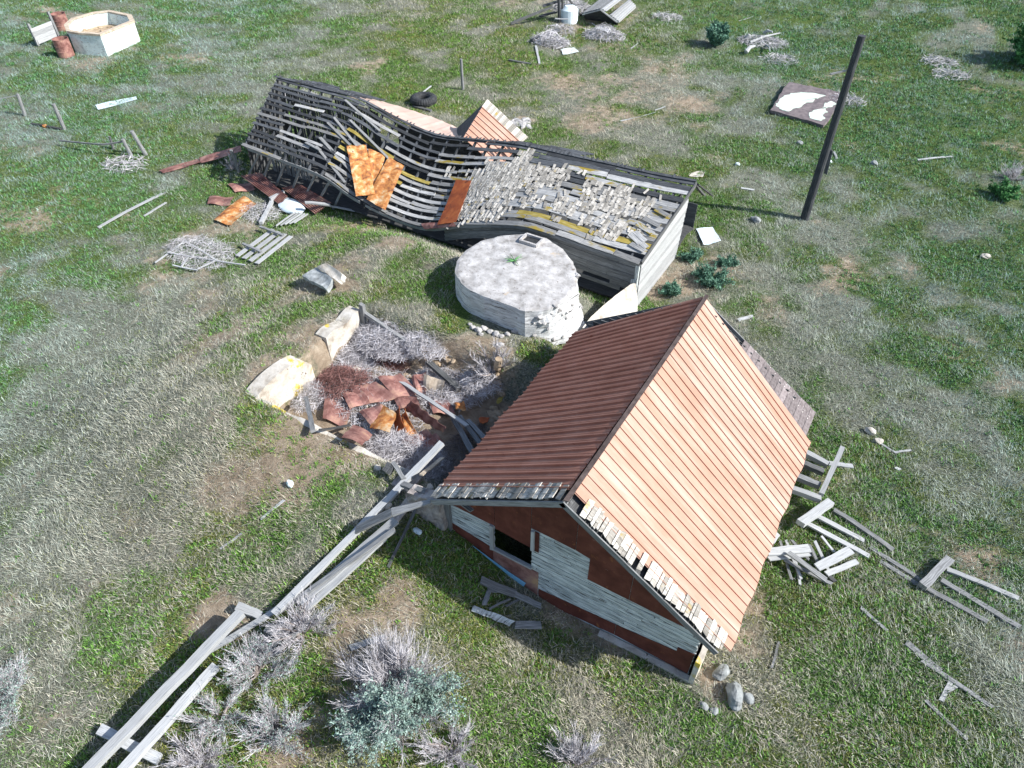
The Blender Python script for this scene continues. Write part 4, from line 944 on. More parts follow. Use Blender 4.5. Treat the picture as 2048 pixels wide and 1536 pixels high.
# ================================================================== the pit
pit = thing('cellar_pit_walls', (-10, 10, 0), 'broken white concrete walls of a roofless cellar pit full of brush', 'ruined cellar')
def wallseg(x0, x1, y0, y1, z0, ztop, name, mat, nl=14, tilt=0.0):
    mb = MB(); nz = 6; pr = []
    # box-like slab with eroded surface, long in y or x
    along_y = (y1 - y0) > (x1 - x0)
    def f(a, t, s_):                     # a along 0..1, t height 0..1, s_ side 0..1
        zt = ztop(a)
        x = x0 + (x1 - x0) * (s_ if along_y else a); y = y0 + (y1 - y0) * (a if along_y else s_); z_ = z0 + (zt - z0) * t
        nz_ = .05 * (float(fbm(x * 3 + z_ * 2, y * 3 + z_, 3)) - .5)
        if along_y: x += nz_ + tilt * t * .3
        else: y += nz_ + tilt * t * .3
        return Vector((x, y, z_ + nz_))
    for i in range(nl):
        a, b_ = i / nl, (i + 1) / nl
        for j in range(nz):
            t, u = j / nz, (j + 1) / nz
            mb.quad([f(a, t, 1), f(b_, t, 1), f(b_, u, 1), f(a, u, 1)], None, .5); mb.quad([f(a, t, 0), f(a, u, 0), f(b_, u, 0), f(b_, t, 0)], None, .5)
        mb.quad([f(a, 1, 0), f(a, 1, 1), f(b_, 1, 1), f(b_, 1, 0)], None, .5)
    for a in (0, 1):
        for j in range(nz): mb.quad([f(a, j / nz, 0), f(a, j / nz, 1), f(a, (j + 1) / nz, 1), f(a, (j + 1) / nz, 0)], None, .5)
    return mb.build(name, mat, pit)
wallseg(-12.95, -12.55, 10.75, 12.25, -.3, lambda a: 1.18 + .06 * math.sin(a * 9), 'wall_segment', M['cement_lichen'])
wallseg(-12.95, -12.52, 7.95, 10.0, -.3, lambda a: 1.0 + .28 * math.sin(math.pi * min(1, a * 1.05 + .02)) ** .5 - (.25 * max(0, a - .88) / .12), 'wall_segment', M['cement_lichen'])['label'] = 'wall segment capped with yellow lichen'
wallseg(-12.5, -7.7, 7.90, 8.08, -.2, lambda a: 1.08 + .03 * math.sin(a * 20), 'front_curb', M['cement_lichen'], 30)
wallseg(-7.7, -7.2, 7.5, 8.05, .3, lambda a: 1.2, 'corner_block', M['masonry'], 6)
mb = MB(); mb.beam((-12.45, 12.28, 1.12), (-10.6, 12.1, .78), .10, .12); mb.build('back_timber', M['wood'], pit)
mb = MB(); mb.beam((-12.42, 12.2, 0), (-12.45, 12.25, 1.45), .14, .12, up=(0, 1, 0)); mb.build('corner_post', M['wood'], pit)
mb = MB()
for k in range(3): mb.beam((-12.4, 12.36, .98 - k * .22), (-10.5, 12.3, .72 - k * .22), .03, .2)
mb.build('back_boards', M['wood_dark'], pit)
mb = MB(); mb.beam((-9.9, 11.9, .62), (-8.6, 11.55, .45), .16, .12); mb.build('back_timber', M['wood_dark'], pit)
mb = MB()
for i in range(60):
    x = U(-11.2, -7.2); y = 11.9 + U(-.5, .5) + .0; mb.rock((x, y, hz(x, y) + .0), (U(.06, .22), U(.05, .15), U(.04, .1)), 100 + i, nu=8, nv=6)
mb.build('earth_bank_lumps', M['earth'], pit)
plank(612, 795, 626, 862, .12, .07, .55, .25, 'thick grey post leaning over the front curb of the pit', 'leaning_post', 'wood', 'post')
tangle('dead_brush', 775, 680, 1.2, .8, .55, 4200, 'twig', 'silvery dead brush heaped against the back wall of the pit')
tangle('dead_brush', 700, 718, .9, .7, .4, 2600, 'twig', 'silvery dead brush below the white wall segment on the left of the pit')
tangle('dead_brush', 850, 690, .8, .5, .35, 1200, 'twig', 'grey dead brush under the timber at the back of the pit')
tangle('dead_brush', 615, 790, .8, .6, .4, 1300, 'twig', 'grey dead brush beneath the lichen capped wall segment')
tangle('reddish_brush', 690, 768, .9, .7, .35, 2200, 'twig_red', 'dark reddish dead brush in the left part of the pit')
tangle('reddish_brush', 780, 722, .8, .45, .35, 1500, 'twig_red', 'dark reddish dead brush behind the rusted tin in the pit')
tangle('dead_brush', 815, 905, 1.3, .7, .35, 3600, 'twig', 'pale tangled brush along the front curb of the pit')
tangle('dead_brush', 900, 770, 1.1, .9, .35, 3000, 'twig', 'sparse grey brush between the pit and the cabin roof')
tangle('dead_brush', 970, 760, .6, .7, .4, 900, 'twig', 'upright grey brush beside the stump at the pit edge')
tangle('dead_brush', 760, 800, 1.6, 1.2, .12, 2400, 'twig', 'thin loose twigs over the rusted tin in the pit')
tangle('dead_brush', 930, 900, .5, 1.0, .25, 1000, 'twig_dark', 'dark twigs in the shaded strip beside the cabin wall')
bush('dead_shrub', 985, 745, .8, .8, 16, 26, 'grey dead shrub standing at the shaded pit edge by the cabin eave', 'dead shrub')
R5 = lambda u, v: .03 * math.sin(u * 7) + .05 * math.sin(v * 3)
for (q4, dz, mt, lb, fn) in (
    ([(724, 824), (756, 810), (763, 815), (745, 849)], (.25, .4, .45, .35), 'rust_dark', 'pinkish rusted sheet, left half of the folded pair in the pit', R5),
    ([(745, 853), (762, 814), (789, 830), (778, 861)], (.35, .45, .5, .45), 'rust', 'orange edged rusted sheet, right half of the folded pair in the pit', R5),
    ([(790, 830), (800, 815), (808, 850), (795, 862)], (.2, .6, .5, .2), 'rust_red', 'curled orange strip between folded pair and ribbed panel', R5),
    ([(806, 838), (812, 822), (835, 868), (820, 880)], (.3, .5, .15, .1), 'rust', 'orange flap hanging under the ribbed dark red panel', R5),
    ([(688, 874), (707, 855), (739, 872), (722, 888)], (.3, .4, .35, .25), 'rust_dark', 'dark rusted sheet lying nearest the front curb', R5),
    ([(852, 752), (886, 764), (880, 790), (852, 780)], (.55, .5, .2, .2), 'rim', 'tan square panel propped up at the right of the pit', R5),
    ([(705, 777), (750, 768), (785, 795), (734, 806)], (.2, .25, .25, .2), 'rust_dark', 'faded red sheet flat in the middle of the pit', R5),
    ([(762, 757), (800, 752), (830, 785), (790, 792)], (.2, .25, .25, .2), 'rust_dark', 'reddish sheet behind the faded one in the pit', R5),
    ([(826, 755), (850, 748), (850, 785), (832, 778)], (.2, .3, .25, .2), 'rust_dark', 'brown rusted piece just left of the tan panel', R5),
    ([(910, 808), (926, 805), (930, 820), (914, 818)], (.3, .3, .3, .3), 'rust', 'small orange tin scrap between the long plank and the cabin', R5),
    ([(655, 800), (700, 815), (690, 850), (650, 835)], (.12, .12, .1, .1), 'rust_dark', 'brown rusted sheet under twigs beside the leaning post', R5),
    ([(800, 875), (850, 862), (868, 885), (820, 895)], (.1, .15, .15, .1), 'rust_dark', 'reddish tin scraps in front of the ribbed panel', R5),
    ([(860, 805), (890, 800), (905, 825), (870, 825)], (.15, .15, .15, .1), 'rust_dark', 'pinkish tin under the right part of the long plank', R5),
    ([(690, 790), (722, 783), (735, 803), (703, 815)], (.2, .25, .25, .2), 'rust_dark', 'brownish sheet at the left end of the tin litter, half under twigs', R5),
    ([(790, 795), (825, 790), (835, 810), (800, 816)], (.15, .2, .25, .2), 'rust_dark', 'dull red sheet behind the ribbed panel', R5),
    ([(838, 880), (870, 870), (885, 890), (850, 902)], (.12, .12, .12, .1), 'rust_dark', 'dull sheet at the foot of the ribbed panel', R5)):
    mx_ = sum(a for a, _ in q4) / 4; my_ = sum(b for _, b in q4) / 4
    gsheet([(mx_ + (a - mx_) * 1.22, my_ + (b - my_) * 1.22) for a, b in q4], dz, mt, lb, 'rusted_tin_sheet', fn=fn)
gsheet([(806, 818), (823, 801), (892, 856), (886, 866)], (.35, .75, .65, .35), 'rust_dark', 'ribbed dark red panel standing on edge in the pit', 'ribbed_tin_panel', nu=8, nv=24, fn=lambda u, v: .025 * math.sin(v * 6.283 * 4))
gsheet([(726, 846), (745, 842), (752, 868), (735, 872)], .15, 'siding', 'small pale slatted piece in the shade of the folded pair', 'slatted_panel', cat='panel', nu=24, nv=2, fn=lambda u, v: .015 * math.sin(u * 6.283 * 4))
gsheet([(957, 836), (978, 834), (976, 845), (960, 846)], .15, 'rust_red', 'small bright red scrap in the shade beside the cabin', 'red_scrap', cat='scrap')
gsheet([(995, 798), (1006, 792), (1004, 804), (993, 808)], .4, 'wood_lichen', 'small yellow scrap below the cabin eave', 'yellow_scrap', cat='scrap')
plank(800, 762, 935, 852, .10, .045, .25, .55, 'long pale plank crossing the rusted tin in the pit', mat='wood_pale')
plank(905, 835, 945, 905, .14, .05, .35, .5, 'dark plank by the cabin, nearest the long pale one', mat='wood')
plank(918, 832, 962, 890, .12, .05, .4, .5, 'dark plank by the cabin, middle one of three', mat='wood')
plank(935, 840, 972, 880, .12, .05, .4, .5, 'dark plank by the cabin, closest to the eave', mat='wood')
plank(640, 860, 700, 850, .08, .04, .2, .2, 'short stick under the dark sheet by the curb', mat='wood_dark', cat='stick')
for (a, b_, s_, lb) in ((727, 799, .09, 'white block above the folded rusted pair in the pit'), (732, 811, .07, 'small white stone below the white block in the pit'), (712, 742, .16, 'grey boulder among the reddish brush'), (745, 665, .22, 'tan boulder against the white wall at the back of the pit'), (860, 1015 - 40, .1, 'pale stone in the shade at the pit corner')):
    mb = MB(); mb.rock(at(a, b_, .1), (s_, s_ * .8, s_ * .7), int(a), nu=10, nv=7); tag(mb.build('stone', M['cement_lichen']), lb, 'stone')
# stump at the pit edge
mb = MB(); p = at(995, 752, 0); mb.tube([p, p + Vector((0, 0, .3)), p + Vector((.05, 0, .65))], [.13, .11, .10], 9)
tag(mb.build('wooden_stump', M['earth']), 'tan splintered stump at the edge of the pit near the eave', 'stump')
# broken slabs on the mound
gsheet([(606, 556), (634, 537), (667, 562), (656, 582)], (.28, .38, .30, .22), 'stone', 'grey lower one of two broken concrete slabs on the mound', 'concrete_slab', th=.16, cat='concrete slab', edge=.02)
gsheet([(638, 537), (657, 528), (690, 552), (680, 566)], (.40, .52, .40, .3), 'cement_lichen', 'upper broken concrete slab with yellow lichen on the mound', 'concrete_slab', th=.2, cat='concrete slab', edge=.02)
# ================================================================== rails and beams at the front left
plank(170, 1548, 482, 1226, .19, .14, .42, .42, 'long bleached beam at lower left, the nearer to the open field', 'timber_beam', 'wood_pale', 'beam', n=8)
plank(236, 1552, 432, 1332, .175, .12, .38, .36, 'second long bleached beam at lower left, next to the sagebrush', 'timber_beam', 'wood_pale', 'beam', n=8)
plank(200, 1459, 318, 1520, .18, .09, .20, .20, 'short crosspiece under the two beams at lower left', 'timber_beam', 'wood_pale', 'beam')
plank(474, 1212, 522, 1232, .18, .06, .2, .1, 'short board closing the far end of the two beams', mat='wood_pale')
plank(420, 1300, 558, 1215, .12, .05, .1, .15, 'narrow board running under the dead sagebrush', mat='wood_pale')
for k, (a, b_, c_, d_) in enumerate(((520, 1300, 565, 1240), (535, 1305, 590, 1245), (550, 1310, 600, 1255))):
    plank(a, b_, c_, d_, .12, .04, .1, .1, 'short grey board poking from under the dead sagebrush', mat='wood', group='short boards under the dead sagebrush')
plank(534, 1255, 558, 1268, .2, .08, .25, .25, 'short block lying across boards by the dead sagebrush', 'timber_block', 'wood', 'block')
plank(548, 1228, 884, 886, .15, .09, .25, 1.55, 'long grey pole plank rising from the sagebrush over the pit corner', 'long_plank', 'wood_pale', n=10)
plank(560, 1222, 790, 1060, .10, .06, .12, .45, 'thin plank just below the long pole plank', mat='wood')
plank(600, 1205, 792, 1040, .20, .06, .12, .35, 'broad plank leading up to the cabin corner, upper of a close pair', mat='wood_pale', n=6)
plank(612, 1218, 770, 1075, .13, .06, .10, .25, 'broad plank leading up to the cabin corner, lower of a close pair', mat='wood_pale', n=6)
mb = MB(); a = at(712, 1060, .35); b_ = Vector((-6.15, 7.0, 2.12)); mb.beam(a, a.lerp(b_, .5) + Vector((0, 0, .12)), .19, .05, n=4, taper=1.1); c_ = a.lerp(b_, .5) + Vector((0, 0, .12)); mb.beam(c_, b_, .2, .05, n=4, taper=.5)
tag(mb.build('bent_plank', M['wood']), 'bowed grey plank running up to the cabin eave corner', 'plank')
plank(805, 968, 852, 985, .13, .08, .55, .75, 'dark short beam bridging the pit corner and the masonry', 'short_beam', 'wood', 'beam')
plank(846, 985, 776, 1135, .06, .04, .6, .02, 'thin dark stick slanting down from the masonry to the shaded grass', 'long_stick', 'wood_dark', 'stick')
plank(820, 1000, 785, 1045, .20, .05, .35, .1, 'brownish board leaning at the masonry corner', mat='masonry')
plank(785, 925, 808, 958, .1, .05, .3, .3, 'short grey stake at the front corner of the pit', mat='wood', cat='stake')
plank(772, 945, 782, 930, .22, .1, .2, .3, 'dark block on the curb at the front corner of the pit', 'timber_block', 'wood_dark', 'block')
plank(842, 950, 885, 915, .10, .03, .5, .55, 'pale jagged strip in the shade beside the cabin', mat='rim')
mb = MB(); mb.rock(at(835, 1062, .03), (.13, .08, .04), 5, nu=9, nv=6); tag(mb.build('pale_rag', M['white']), 'small pale rag in the shaded grass left of the window', 'rag')
mb = MB(); mb.rock(at(580, 968, .06), (.1, .08, .09), 6, nu=9, nv=6); tag(mb.build('green_stone', M['plaster']), 'greenish white stone on bare soil in front of the pit', 'stone')
plank(522, 1038, 568, 1000, .06, .02, .02, .02, 'thin pale lath in the grass below the greenish stone', 'lath', 'wood_pale', 'lath')
plank(440, 1098, 484, 1066, .05, .02, .02, .02, 'thin pale lath further out in the grass at left', 'lath', 'wood_pale', 'lath')
# debris in the shade of the gable
plank(962, 1160, 1030, 1188, .18, .04, .12, .12, 'grey board below the blue board in the gable shade', mat='wood')
plank(1028, 1187, 1082, 1212, .12, .04, .12, .1, 'tapering end piece of the broken board in the gable shade', mat='wood')
gsheet([(942, 1222), (948, 1210), (1030, 1242), (1018, 1252)], .08, 'siding', 'long grey trough like board at the edge of the gable shadow', 'trough_board', cat='plank', nu=2, nv=6)
plank(1030, 1249, 1082, 1251, .16, .05, .08, .08, 'short grey board beside the trough like board', mat='wood')
plank(975, 1180, 1022, 1183, .09, .03, .08, .08, 'upper slat of the small frame in the gable shade', 'slat', 'wood', 'slat')
plank(978, 1183, 968, 1210, .10, .03, .08, .08, 'short end slat of the small frame in the gable shade', 'slat', 'wood', 'slat')
plank(978, 1218, 1020, 1198, .04, .03, .06, .06, 'thin left diagonal slat in the gable shade', 'slat', 'wood', 'slat')
plank(1012, 1213, 1040, 1198, .04, .03, .06, .06, 'thin right diagonal slat in the gable shade', 'slat', 'wood', 'slat')
mb = MB()
for i in range(170):
    a = U(0, 6.28); r = abs(random.gauss(0, 1)); p = at(1110 + math.cos(a) * r * 26, 1235 + math.sin(a) * r * 14, .008); mb.rock(p, (U(.008, .03), U(.008, .02), .008), i, nu=5, nv=3)
tag(mb.build('wood_chips', M['rim']), 'scatter of small pale chips on the bare soil below the gable', 'chips', None, 'stuff')
for (a, b_, sx_, sy_, sz_, rt, lb, mt) in ((1443, 1344, .2, .13, .14, 1.2, 'dark grey rock just below the roof corner', 'stone'), (1470, 1390, .30, .17, .18, 2.0, 'largest grey rock, speckled, below the cabin roof corner', 'stone'), (1497, 1396, .12, .1, .08, 0, 'small rock right of the largest rock', 'stone'), (1408, 1412, .10, .08, .05, 0, 'small rock in bare soil left of the largest rock', 'stone'), (1428, 1422, .09, .08, .06, 1, 'small dark rock at the lower rim of the bare soil', 'stone'), (1512, 440, .2, .15, .12, 0, 'grey rock beside the foot of the utility pole', 'stone')):
    mb = MB(); mb.rock(at(a, b_, sz_ * .55), (sx_, sy_, sz_), int(a * 3), nu=16, nv=10, rot=rt, rough=.28); tag(mb.build('rock', M[mt], smooth=True), lb, 'rock')
# ================================================================== sagebrush
bush('sagebrush', 792, 1400, 1.2, 1.1, 70, 56, 'largest sagebrush, half dead and silvery, half blue green, below the gable', 'sagebrush', leaf='sage', leafn=11, side=lambda x, y: (x * .9 - y * .75) > .25, lsize=.06, low=.1)
bush('dead_sagebrush', 608, 1265, .75, .6, 26, 30, 'leafless silvery sagebrush at the foot of the long plank', 'sagebrush', low=.25)
bush('dead_sagebrush', 520, 1345, .8, .65, 26, 32, 'leafless silvery sagebrush between the beams and the largest sagebrush', 'sagebrush', leaf='sage', leafn=1, lsize=.04, low=.25)
bush('dead_sagebrush', 440, 1440, .7, .5, 20, 26, 'sparse grey sagebrush touching the second long beam', 'sagebrush', leaf='sage', leafn=1, lsize=.04)
bush('dead_sagebrush', 560, 1470, .8, .6, 22, 34, 'low sprawling grey sagebrush at the bottom, left of the largest one', 'sagebrush', leaf='sage', leafn=1, lsize=.04)
bush('dead_sagebrush', 395, 1525, .7, .6, 20, 34, 'grey sagebrush at the bottom edge beside the second beam', 'sagebrush')
bush('dead_sagebrush', 5, 1405, .8, .7, 30, 44, 'grey sagebrush cut by the left edge of the photo', 'sagebrush', leaf='sage', leafn=2, lsize=.04)
bush('dead_sagebrush', 900, 1500, .7, .5, 18, 30, 'thin dry sagebrush right of the largest one', 'sagebrush')
bush('dead_sagebrush', 1150, 1535, .7, .5, 20, 30, 'dry grey bush on the bottom edge below the cabin', 'sagebrush')
bush('leafy_shrub', 1420, 565, .7, .45, 24, 10, 'largest blue green leafy shrub beside the barn end wall', 'shrub', tw='leaf_teal', leaf='leaf_teal', leafn=11, lsize=.075, trunk='leaf')
bush('leafy_shrub', 1385, 520, .45, .35, 14, 9, 'small blue green shrub between the metal sheet and the barn end', 'shrub', tw='leaf_teal', leaf='leaf_teal', leafn=10, lsize=.075, trunk='leaf')
bush('leafy_shrub', 1450, 530, .42, .3, 12, 9, 'small blue green shrub on the outer side below the metal sheet', 'shrub', tw='leaf_teal', leaf='leaf_teal', leafn=10, lsize=.075, trunk='leaf')
bush('leafy_shrub', 1345, 590, .4, .3, 12, 16, 'low green shrub at the foot of the barn end wall', 'shrub', tw='leaf_teal', leaf='leaf_teal', leafn=12, lsize=.09, trunk='leaf')
bush('spiky_green_bush', 1432, 92, .75, 1.1, 40, 30, 'lone upright teal green bush in the far field', 'bush', tw='leaf_teal', leaf='leaf_teal', leafn=6, lsize=.16, low=.5, trunk='leaf')
bush('dark_green_shrub', 2000, 395, .6, .5, 14, 14, 'dark green shrub at the right edge of the field', 'shrub', tw='leaf', leaf='leaf', leafn=10, lsize=.12, trunk='leaf')
bush('pale_shrub', 2025, 360, .8, .6, 18, 26, 'pale grey shrub behind the dark green one at the right edge', 'shrub')
bush('juniper_bush', 2095, 130, 2.0, 2.6, 50, 40, 'tall dark bush just past the upper right edge', 'bush', tw='leaf', leaf='leaf', leafn=16, lsize=.2, low=.1, trunk='twig_dark')
for k, (a, b_) in enumerate(((600, 195), (1335, 35), (1690, 200), (1560, 120), (1120, 60), (250, 330), (1880, 125), (1900, 150))):
    tangle('dry_brush', a, b_, 1.0, .8, .25, 260, 'twig', ['pale dry brush in the far field above the barn roof', 'pale dry brush near the top, right of the ruined shed', 'pale bluish brush behind the utility pole', 'low grey brush beside the wood heap', 'grey brush around the fallen windmill timbers', 'dry brush below the fence posts on the left', 'dry brush near the shadow at the upper right', 'second dry brush near the shadow at the upper right'][k], wd=.02, ln=.7)
# ================================================================== lumber right of the cabin
for k, (a, b_, c_, d_, mt, lb) in enumerate(((1606, 903, 1656, 931, 'wood_pale', 'farthest of the four floor joists poking from under the salmon roof'), (1600, 925, 1646, 945, 'wood_dark', 'dark second joist from the far end under the salmon roof'), (1586, 950, 1640, 972, 'wood', 'third joist from the far end under the salmon roof'), (1575, 976, 1641, 999, 'wood_pale', 'nearest of the four floor joists poking from under the salmon roof'))):
    plank(a, b_, c_, d_, .14, .14, .42, .38, lb, 'floor_joist', mt, 'joist')
plank(1684, 896, 1642, 990, .12, .12, .45, .45, 'long rail closing the ends of the floor joists', 'long_rail', 'wood_pale', 'rail')
plank(1640, 925, 1706, 932, .13, .04, .06, .04, 'pale board in the grass beyond the long rail', mat='wood_pale')
plank(1600, 1047, 1660, 1004, .19, .15, .34, .34, 'thick sleeper at the head of the rails by the roof edge', 'timber_sleeper', 'wood_pale', 'sleeper')
plank(1845, 1173, 1898, 1118, .19, .13, .14, .14, 'thick weathered sleeper across the rails farther right', 'timber_sleeper', 'wood', 'sleeper')
plank(1612, 1046, 1738, 1113, .12, .05, .12, .03, 'lowest rail running from the thick sleeper into the grass', 'ground_rail', 'wood_pale', 'rail', n=6)
plank(1630, 1030, 1728, 1082, .12, .05, .12, .03, 'middle rail running from the thick sleeper into the grass', 'ground_rail', 'wood_pale', 'rail', n=6)
plank(1668, 1020, 1786, 1100, .12, .05, .06, .03, 'upper rail running from the thick sleeper into the grass', 'ground_rail', 'wood', 'rail', n=6)
plank(1740, 1095, 1850, 1165, .10, .04, .02, .03, 'half buried rail between the two sleepers', 'ground_rail', 'wood', 'rail', n=6)
plank(1760, 1122, 1850, 1178, .10, .04, .01, .02, 'lower half buried rail between the two sleepers', 'ground_rail', 'wood', 'rail', n=6)
plank(1893, 1138, 2036, 1198, .12, .05, .08, .02, 'uppermost rail beyond the farther sleeper', 'ground_rail', 'wood_pale', 'rail', n=6)
plank(1882, 1160, 2040, 1255, .12, .05, .06, .02, 'middle rail beyond the farther sleeper', 'ground_rail', 'wood', 'rail', n=6)
plank(1856, 1178, 1975, 1244, .12, .05, .06, .02, 'lowest rail beyond the farther sleeper', 'ground_rail', 'wood', 'rail', n=6)
for (a, b_, c_, d_, wd_, mt, z_, lb) in (
    (1535, 1104, 1619, 1096, .26, 'wood_pale', .34, 'wide bleached board nearest the roof in the lumber heap'), (1537, 1117, 1627, 1107, .14, 'wood_pale', .26, 'narrow board just under the wide one in the heap'),
    (1576, 1105, 1652, 1160, .15, 'wood', .38, 'grey board lying diagonally across the lumber heap'), (1570, 1120, 1664, 1168, .10, 'wood', .18, 'thin board below the diagonal grey one in the heap'),
    (1634, 1135, 1702, 1100, .24, 'wood_pale', .34, 'wide bleached board on the outer side of the lumber heap'), (1652, 1148, 1714, 1123, .16, 'wood_pale', .14, 'board under the outer wide one in the heap'),
    (1560, 1082, 1583, 1160, .07, 'wood', .12, 'leftmost thin batten in the lumber heap'), (1572, 1080, 1602, 1158, .08, 'wood_pale', .14, 'thin pale batten second from left in the heap'),
    (1583, 1080, 1618, 1120, .08, 'wood', .2, 'short batten at the back of the lumber heap'), (1618, 1090, 1640, 1135, .09, 'wood', .24, 'upright looking batten at the middle of the heap'),
    (1630, 1082, 1656, 1140, .09, 'wood_pale', .22, 'batten with its end raised right of the heap middle'), (1643, 1072, 1668, 1104, .07, 'wood_pale', .14, 'short thin batten at the outer back of the heap'),
    (1655, 1150, 1670, 1163, .12, 'wood_dark', .1, 'dark stub at the foot of the lumber heap'), (1590, 1115, 1600, 1170, .07, 'wood_pale', .08, 'batten almost buried in grass below the heap'),
    (1545, 1085, 1556, 1068, .12, 'wood_pale', .3, 'small pale upright scrap against the roof edge')):
    plank(a, b_, c_, d_, wd_ * .8, .035, z_, z_ * .7, lb, 'heap_board', mt, 'board')
for (a, b_, c_, d_, wd_, mt, lb) in (
    (1812, 1284, 1880, 1342, .16, 'wood', 'grey half buried board at the lower right'), (1845, 1320, 1905, 1362, .12, 'wood', 'second half buried board at the lower right, crossing the first'),
    (1895, 1355, 1985, 1415, .10, 'wood', 'thin buried board leading to the lower right corner'), (1882, 1402, 1903, 1362, .10, 'wood_pale', 'left stick of the small pale V at the lower right'),
    (1890, 1386, 1914, 1372, .08, 'wood_pale', 'right stick of the small pale V at the lower right'), (1722, 1215, 1775, 1262, .09, 'wood', 'faint buried board right of the green patch'), (1850, 1400, 1935, 1480, .08, 'wood', 'faint buried board above the lower right corner'),
    (1543, 1337, 1558, 1284, .06, 'wood', 'single thin stick in the grass right of the cabin corner'), (1752, 880, 1790, 905, .07, 'wood_pale', 'thin pale stick above the floor joists in the field'), (1788, 905, 1822, 900, .07, 'wood_pale', 'short stick meeting the thin pale one in the field'),
    (1476, 640, 1506, 632, .14, 'wood_pale', 'pale splintered board above the far roof corner'), (1445, 655, 1460, 668, .08, 'wood_pale', 'small splinter next to the splintered board'),
    (1835, 320, 1905, 313, .12, 'wood_pale', 'long pale board alone in the right hand field'), (1668, 303, 1674, 318, .12, 'wood_pale', 'short white stick right of the pole middle'), (1482, 376, 1508, 380, .12, 'wood_pale', 'small pale board in the field beyond the barn end'),
    (1478, 42, 1505, 33, .1, 'wood_pale', 'pale stick in the field near the top'), (1240, 242, 1310, 225, .07, 'wood_pale', 'thin pale pole in the field behind the barn'), (1262, 97, 1276, 86, .08, 'wood_pale', 'small stick below the ruined shed'),
    (196, 455, 325, 387, .16, 'wood_pale', 'long yellowish board in the grass left of the barn'), (250, 425, 330, 385, .08, 'wood', 'grey board just above the yellowish one'), (288, 432, 332, 405, .10, 'wood_pale', 'short pale board just below the yellowish one'),
    (1310, 220, 1330, 213, .06, 'wood_pale', 'tiny stick in the field behind the barn middle'), (700, 1295, 770, 1275, .16, 'wood_pale', 'pale board between the sagebrushes'), (1790, 935, 1800, 940, .1, 'wood_pale', 'small scrap on bare soil above the joists')):
    plank(a, b_, c_, d_, wd_ * .85, .03, .035, .02, lb, 'loose_board', mt, 'board')
for (a, b_, s_, lb, mt) in ((1475, 328, .12, 'white stone in the field beyond the barn end', 'plaster'), (1658, 322, .13, 'white block with a dark hole right of the pole', 'plaster'), (1749, 326, .16, 'dark square block in the right hand field', 'stone'), (1600, 285, .14, 'pale stone behind the middle of the pole', 'stone'),
                          (1740, 862, .16, 'white rubble on bare soil above the floor joists', 'cement_lichen'), (1758, 882, .12, 'smaller white rubble on bare soil above the floor joists', 'cement_lichen'), (1970, 512, .16, 'white rubble patch at the far right', 'cement_lichen'), (90, 252, .14, 'small orange lump below the two leaning posts', 'rust'),
                          (775, 1010, .12, 'tan stone beneath the long pole plank', 'cement_lichen'), (818, 978, .13, 'tan hollow block at the pit corner', 'cement_lichen'), (755, 935, .1, 'flat stone just outside the front curb', 'cement_lichen'), (495, 1225, .0, '', 'stone')):
    if s_ > 0:
        mb = MB(); mb.rock(at(a, b_, s_ * .4), (s_, s_ * .8, s_ * .55), int(a + b_), nu=10, nv=7); tag(mb.build('stone', M[mt]), lb, 'stone')
# ================================================================== pole
pl = at(1607, 443, -.1); top = Vector((pl.x, pl.y, 6.62)); root = thing('utility_pole', pl, 'tall bare dark wooden utility pole in the field right of the barn', 'utility pole')
mb = MB(); mb.tube([pl, pl.lerp(top, .3), pl.lerp(top, .6), top], [.165, .15, .135, .12], 14); mb.build('pole', M['wood_black'], root)
mb = MB(); c_ = pl.lerp(top, .84); mb.beam(c_ + Vector((-.13, -.1, 0)), c_ + Vector((-.55, -.35, -.12)), .05, .05); mb.build('insulator_bracket', M['wood_pale'], root)
mb = MB(); c_ = pl.lerp(top, .37); mb.beam(c_ + Vector((.16, .1, .4)), c_ + Vector((.22, .1, -.5)), .12, .05, up=(0, 1, 0)); mb.build('side_board', M['wood_black'], root)
# ================================================================== fence posts and rails on the left
def post(px, py, qx, qy, r, label, name='fence_post', mt='wood'):
    a = at(px, py, -.05); d = ray(qx, qy); best = None
    n = Vector((a.x, a.y, 0)).normalized(); t = n.dot(Vector((a.x, a.y, 0))) / n.dot(Vector((d.x, d.y, 0))); b_ = Vector((d.x * t, d.y * t, CH + d.z * t))
    mb = MB(); mb.tube([a, a.lerp(b_, .5), b_], [r, r * .95, r * .9], 8); return tag(mb.build(name, M[mt]), label, 'post')
post(926, 181, 922, 118, .075, 'single upright grey fence post in the field behind the barn')
post(51, 233, 35, 188, .08, 'dark leaning fence post nearest the left edge'); post(130, 261, 107, 208, .09, 'thicker leaning fence post second from the left edge')
post(293, 312, 263, 262, .09, 'taller of the leaning posts by the broken gate'); post(265, 316, 245, 278, .08, 'middle leaning post of the broken gate', mt='wood'); post(228, 301, 219, 273, .06, 'short dark stake of the broken gate', mt='wood_dark')
plank(120, 281, 205, 289, .07, .05, .25, .5, 'long dark rail from the grass to the broken gate', 'fence_rail', 'wood', 'rail'); plank(205, 289, 250, 282, .08, .06, .5, .7, 'upper rail joining the broken gate posts', 'fence_rail', 'wood', 'rail')
plank(-8, 200, 33, 191, .04, .03, .75, .95, 'thin pale rail hanging on the leftmost post', 'fence_rail', 'wood_pale', 'rail'); plank(222, 325, 275, 326, .08, .03, .04, .04, 'pale board flat in the grass under the broken gate', 'loose_board', 'wood_pale', 'board')
plank(62, 247, 122, 258, .10, .05, .08, .08, 'dark plank lying between the two leaning fence posts', 'loose_board', 'wood_dark', 'board')
gsheet([(190, 210), (272, 192), (274, 199), (196, 219)], .05, 'white', 'pale blue flat strip of tin in the grass at the left', 'tin_strip')
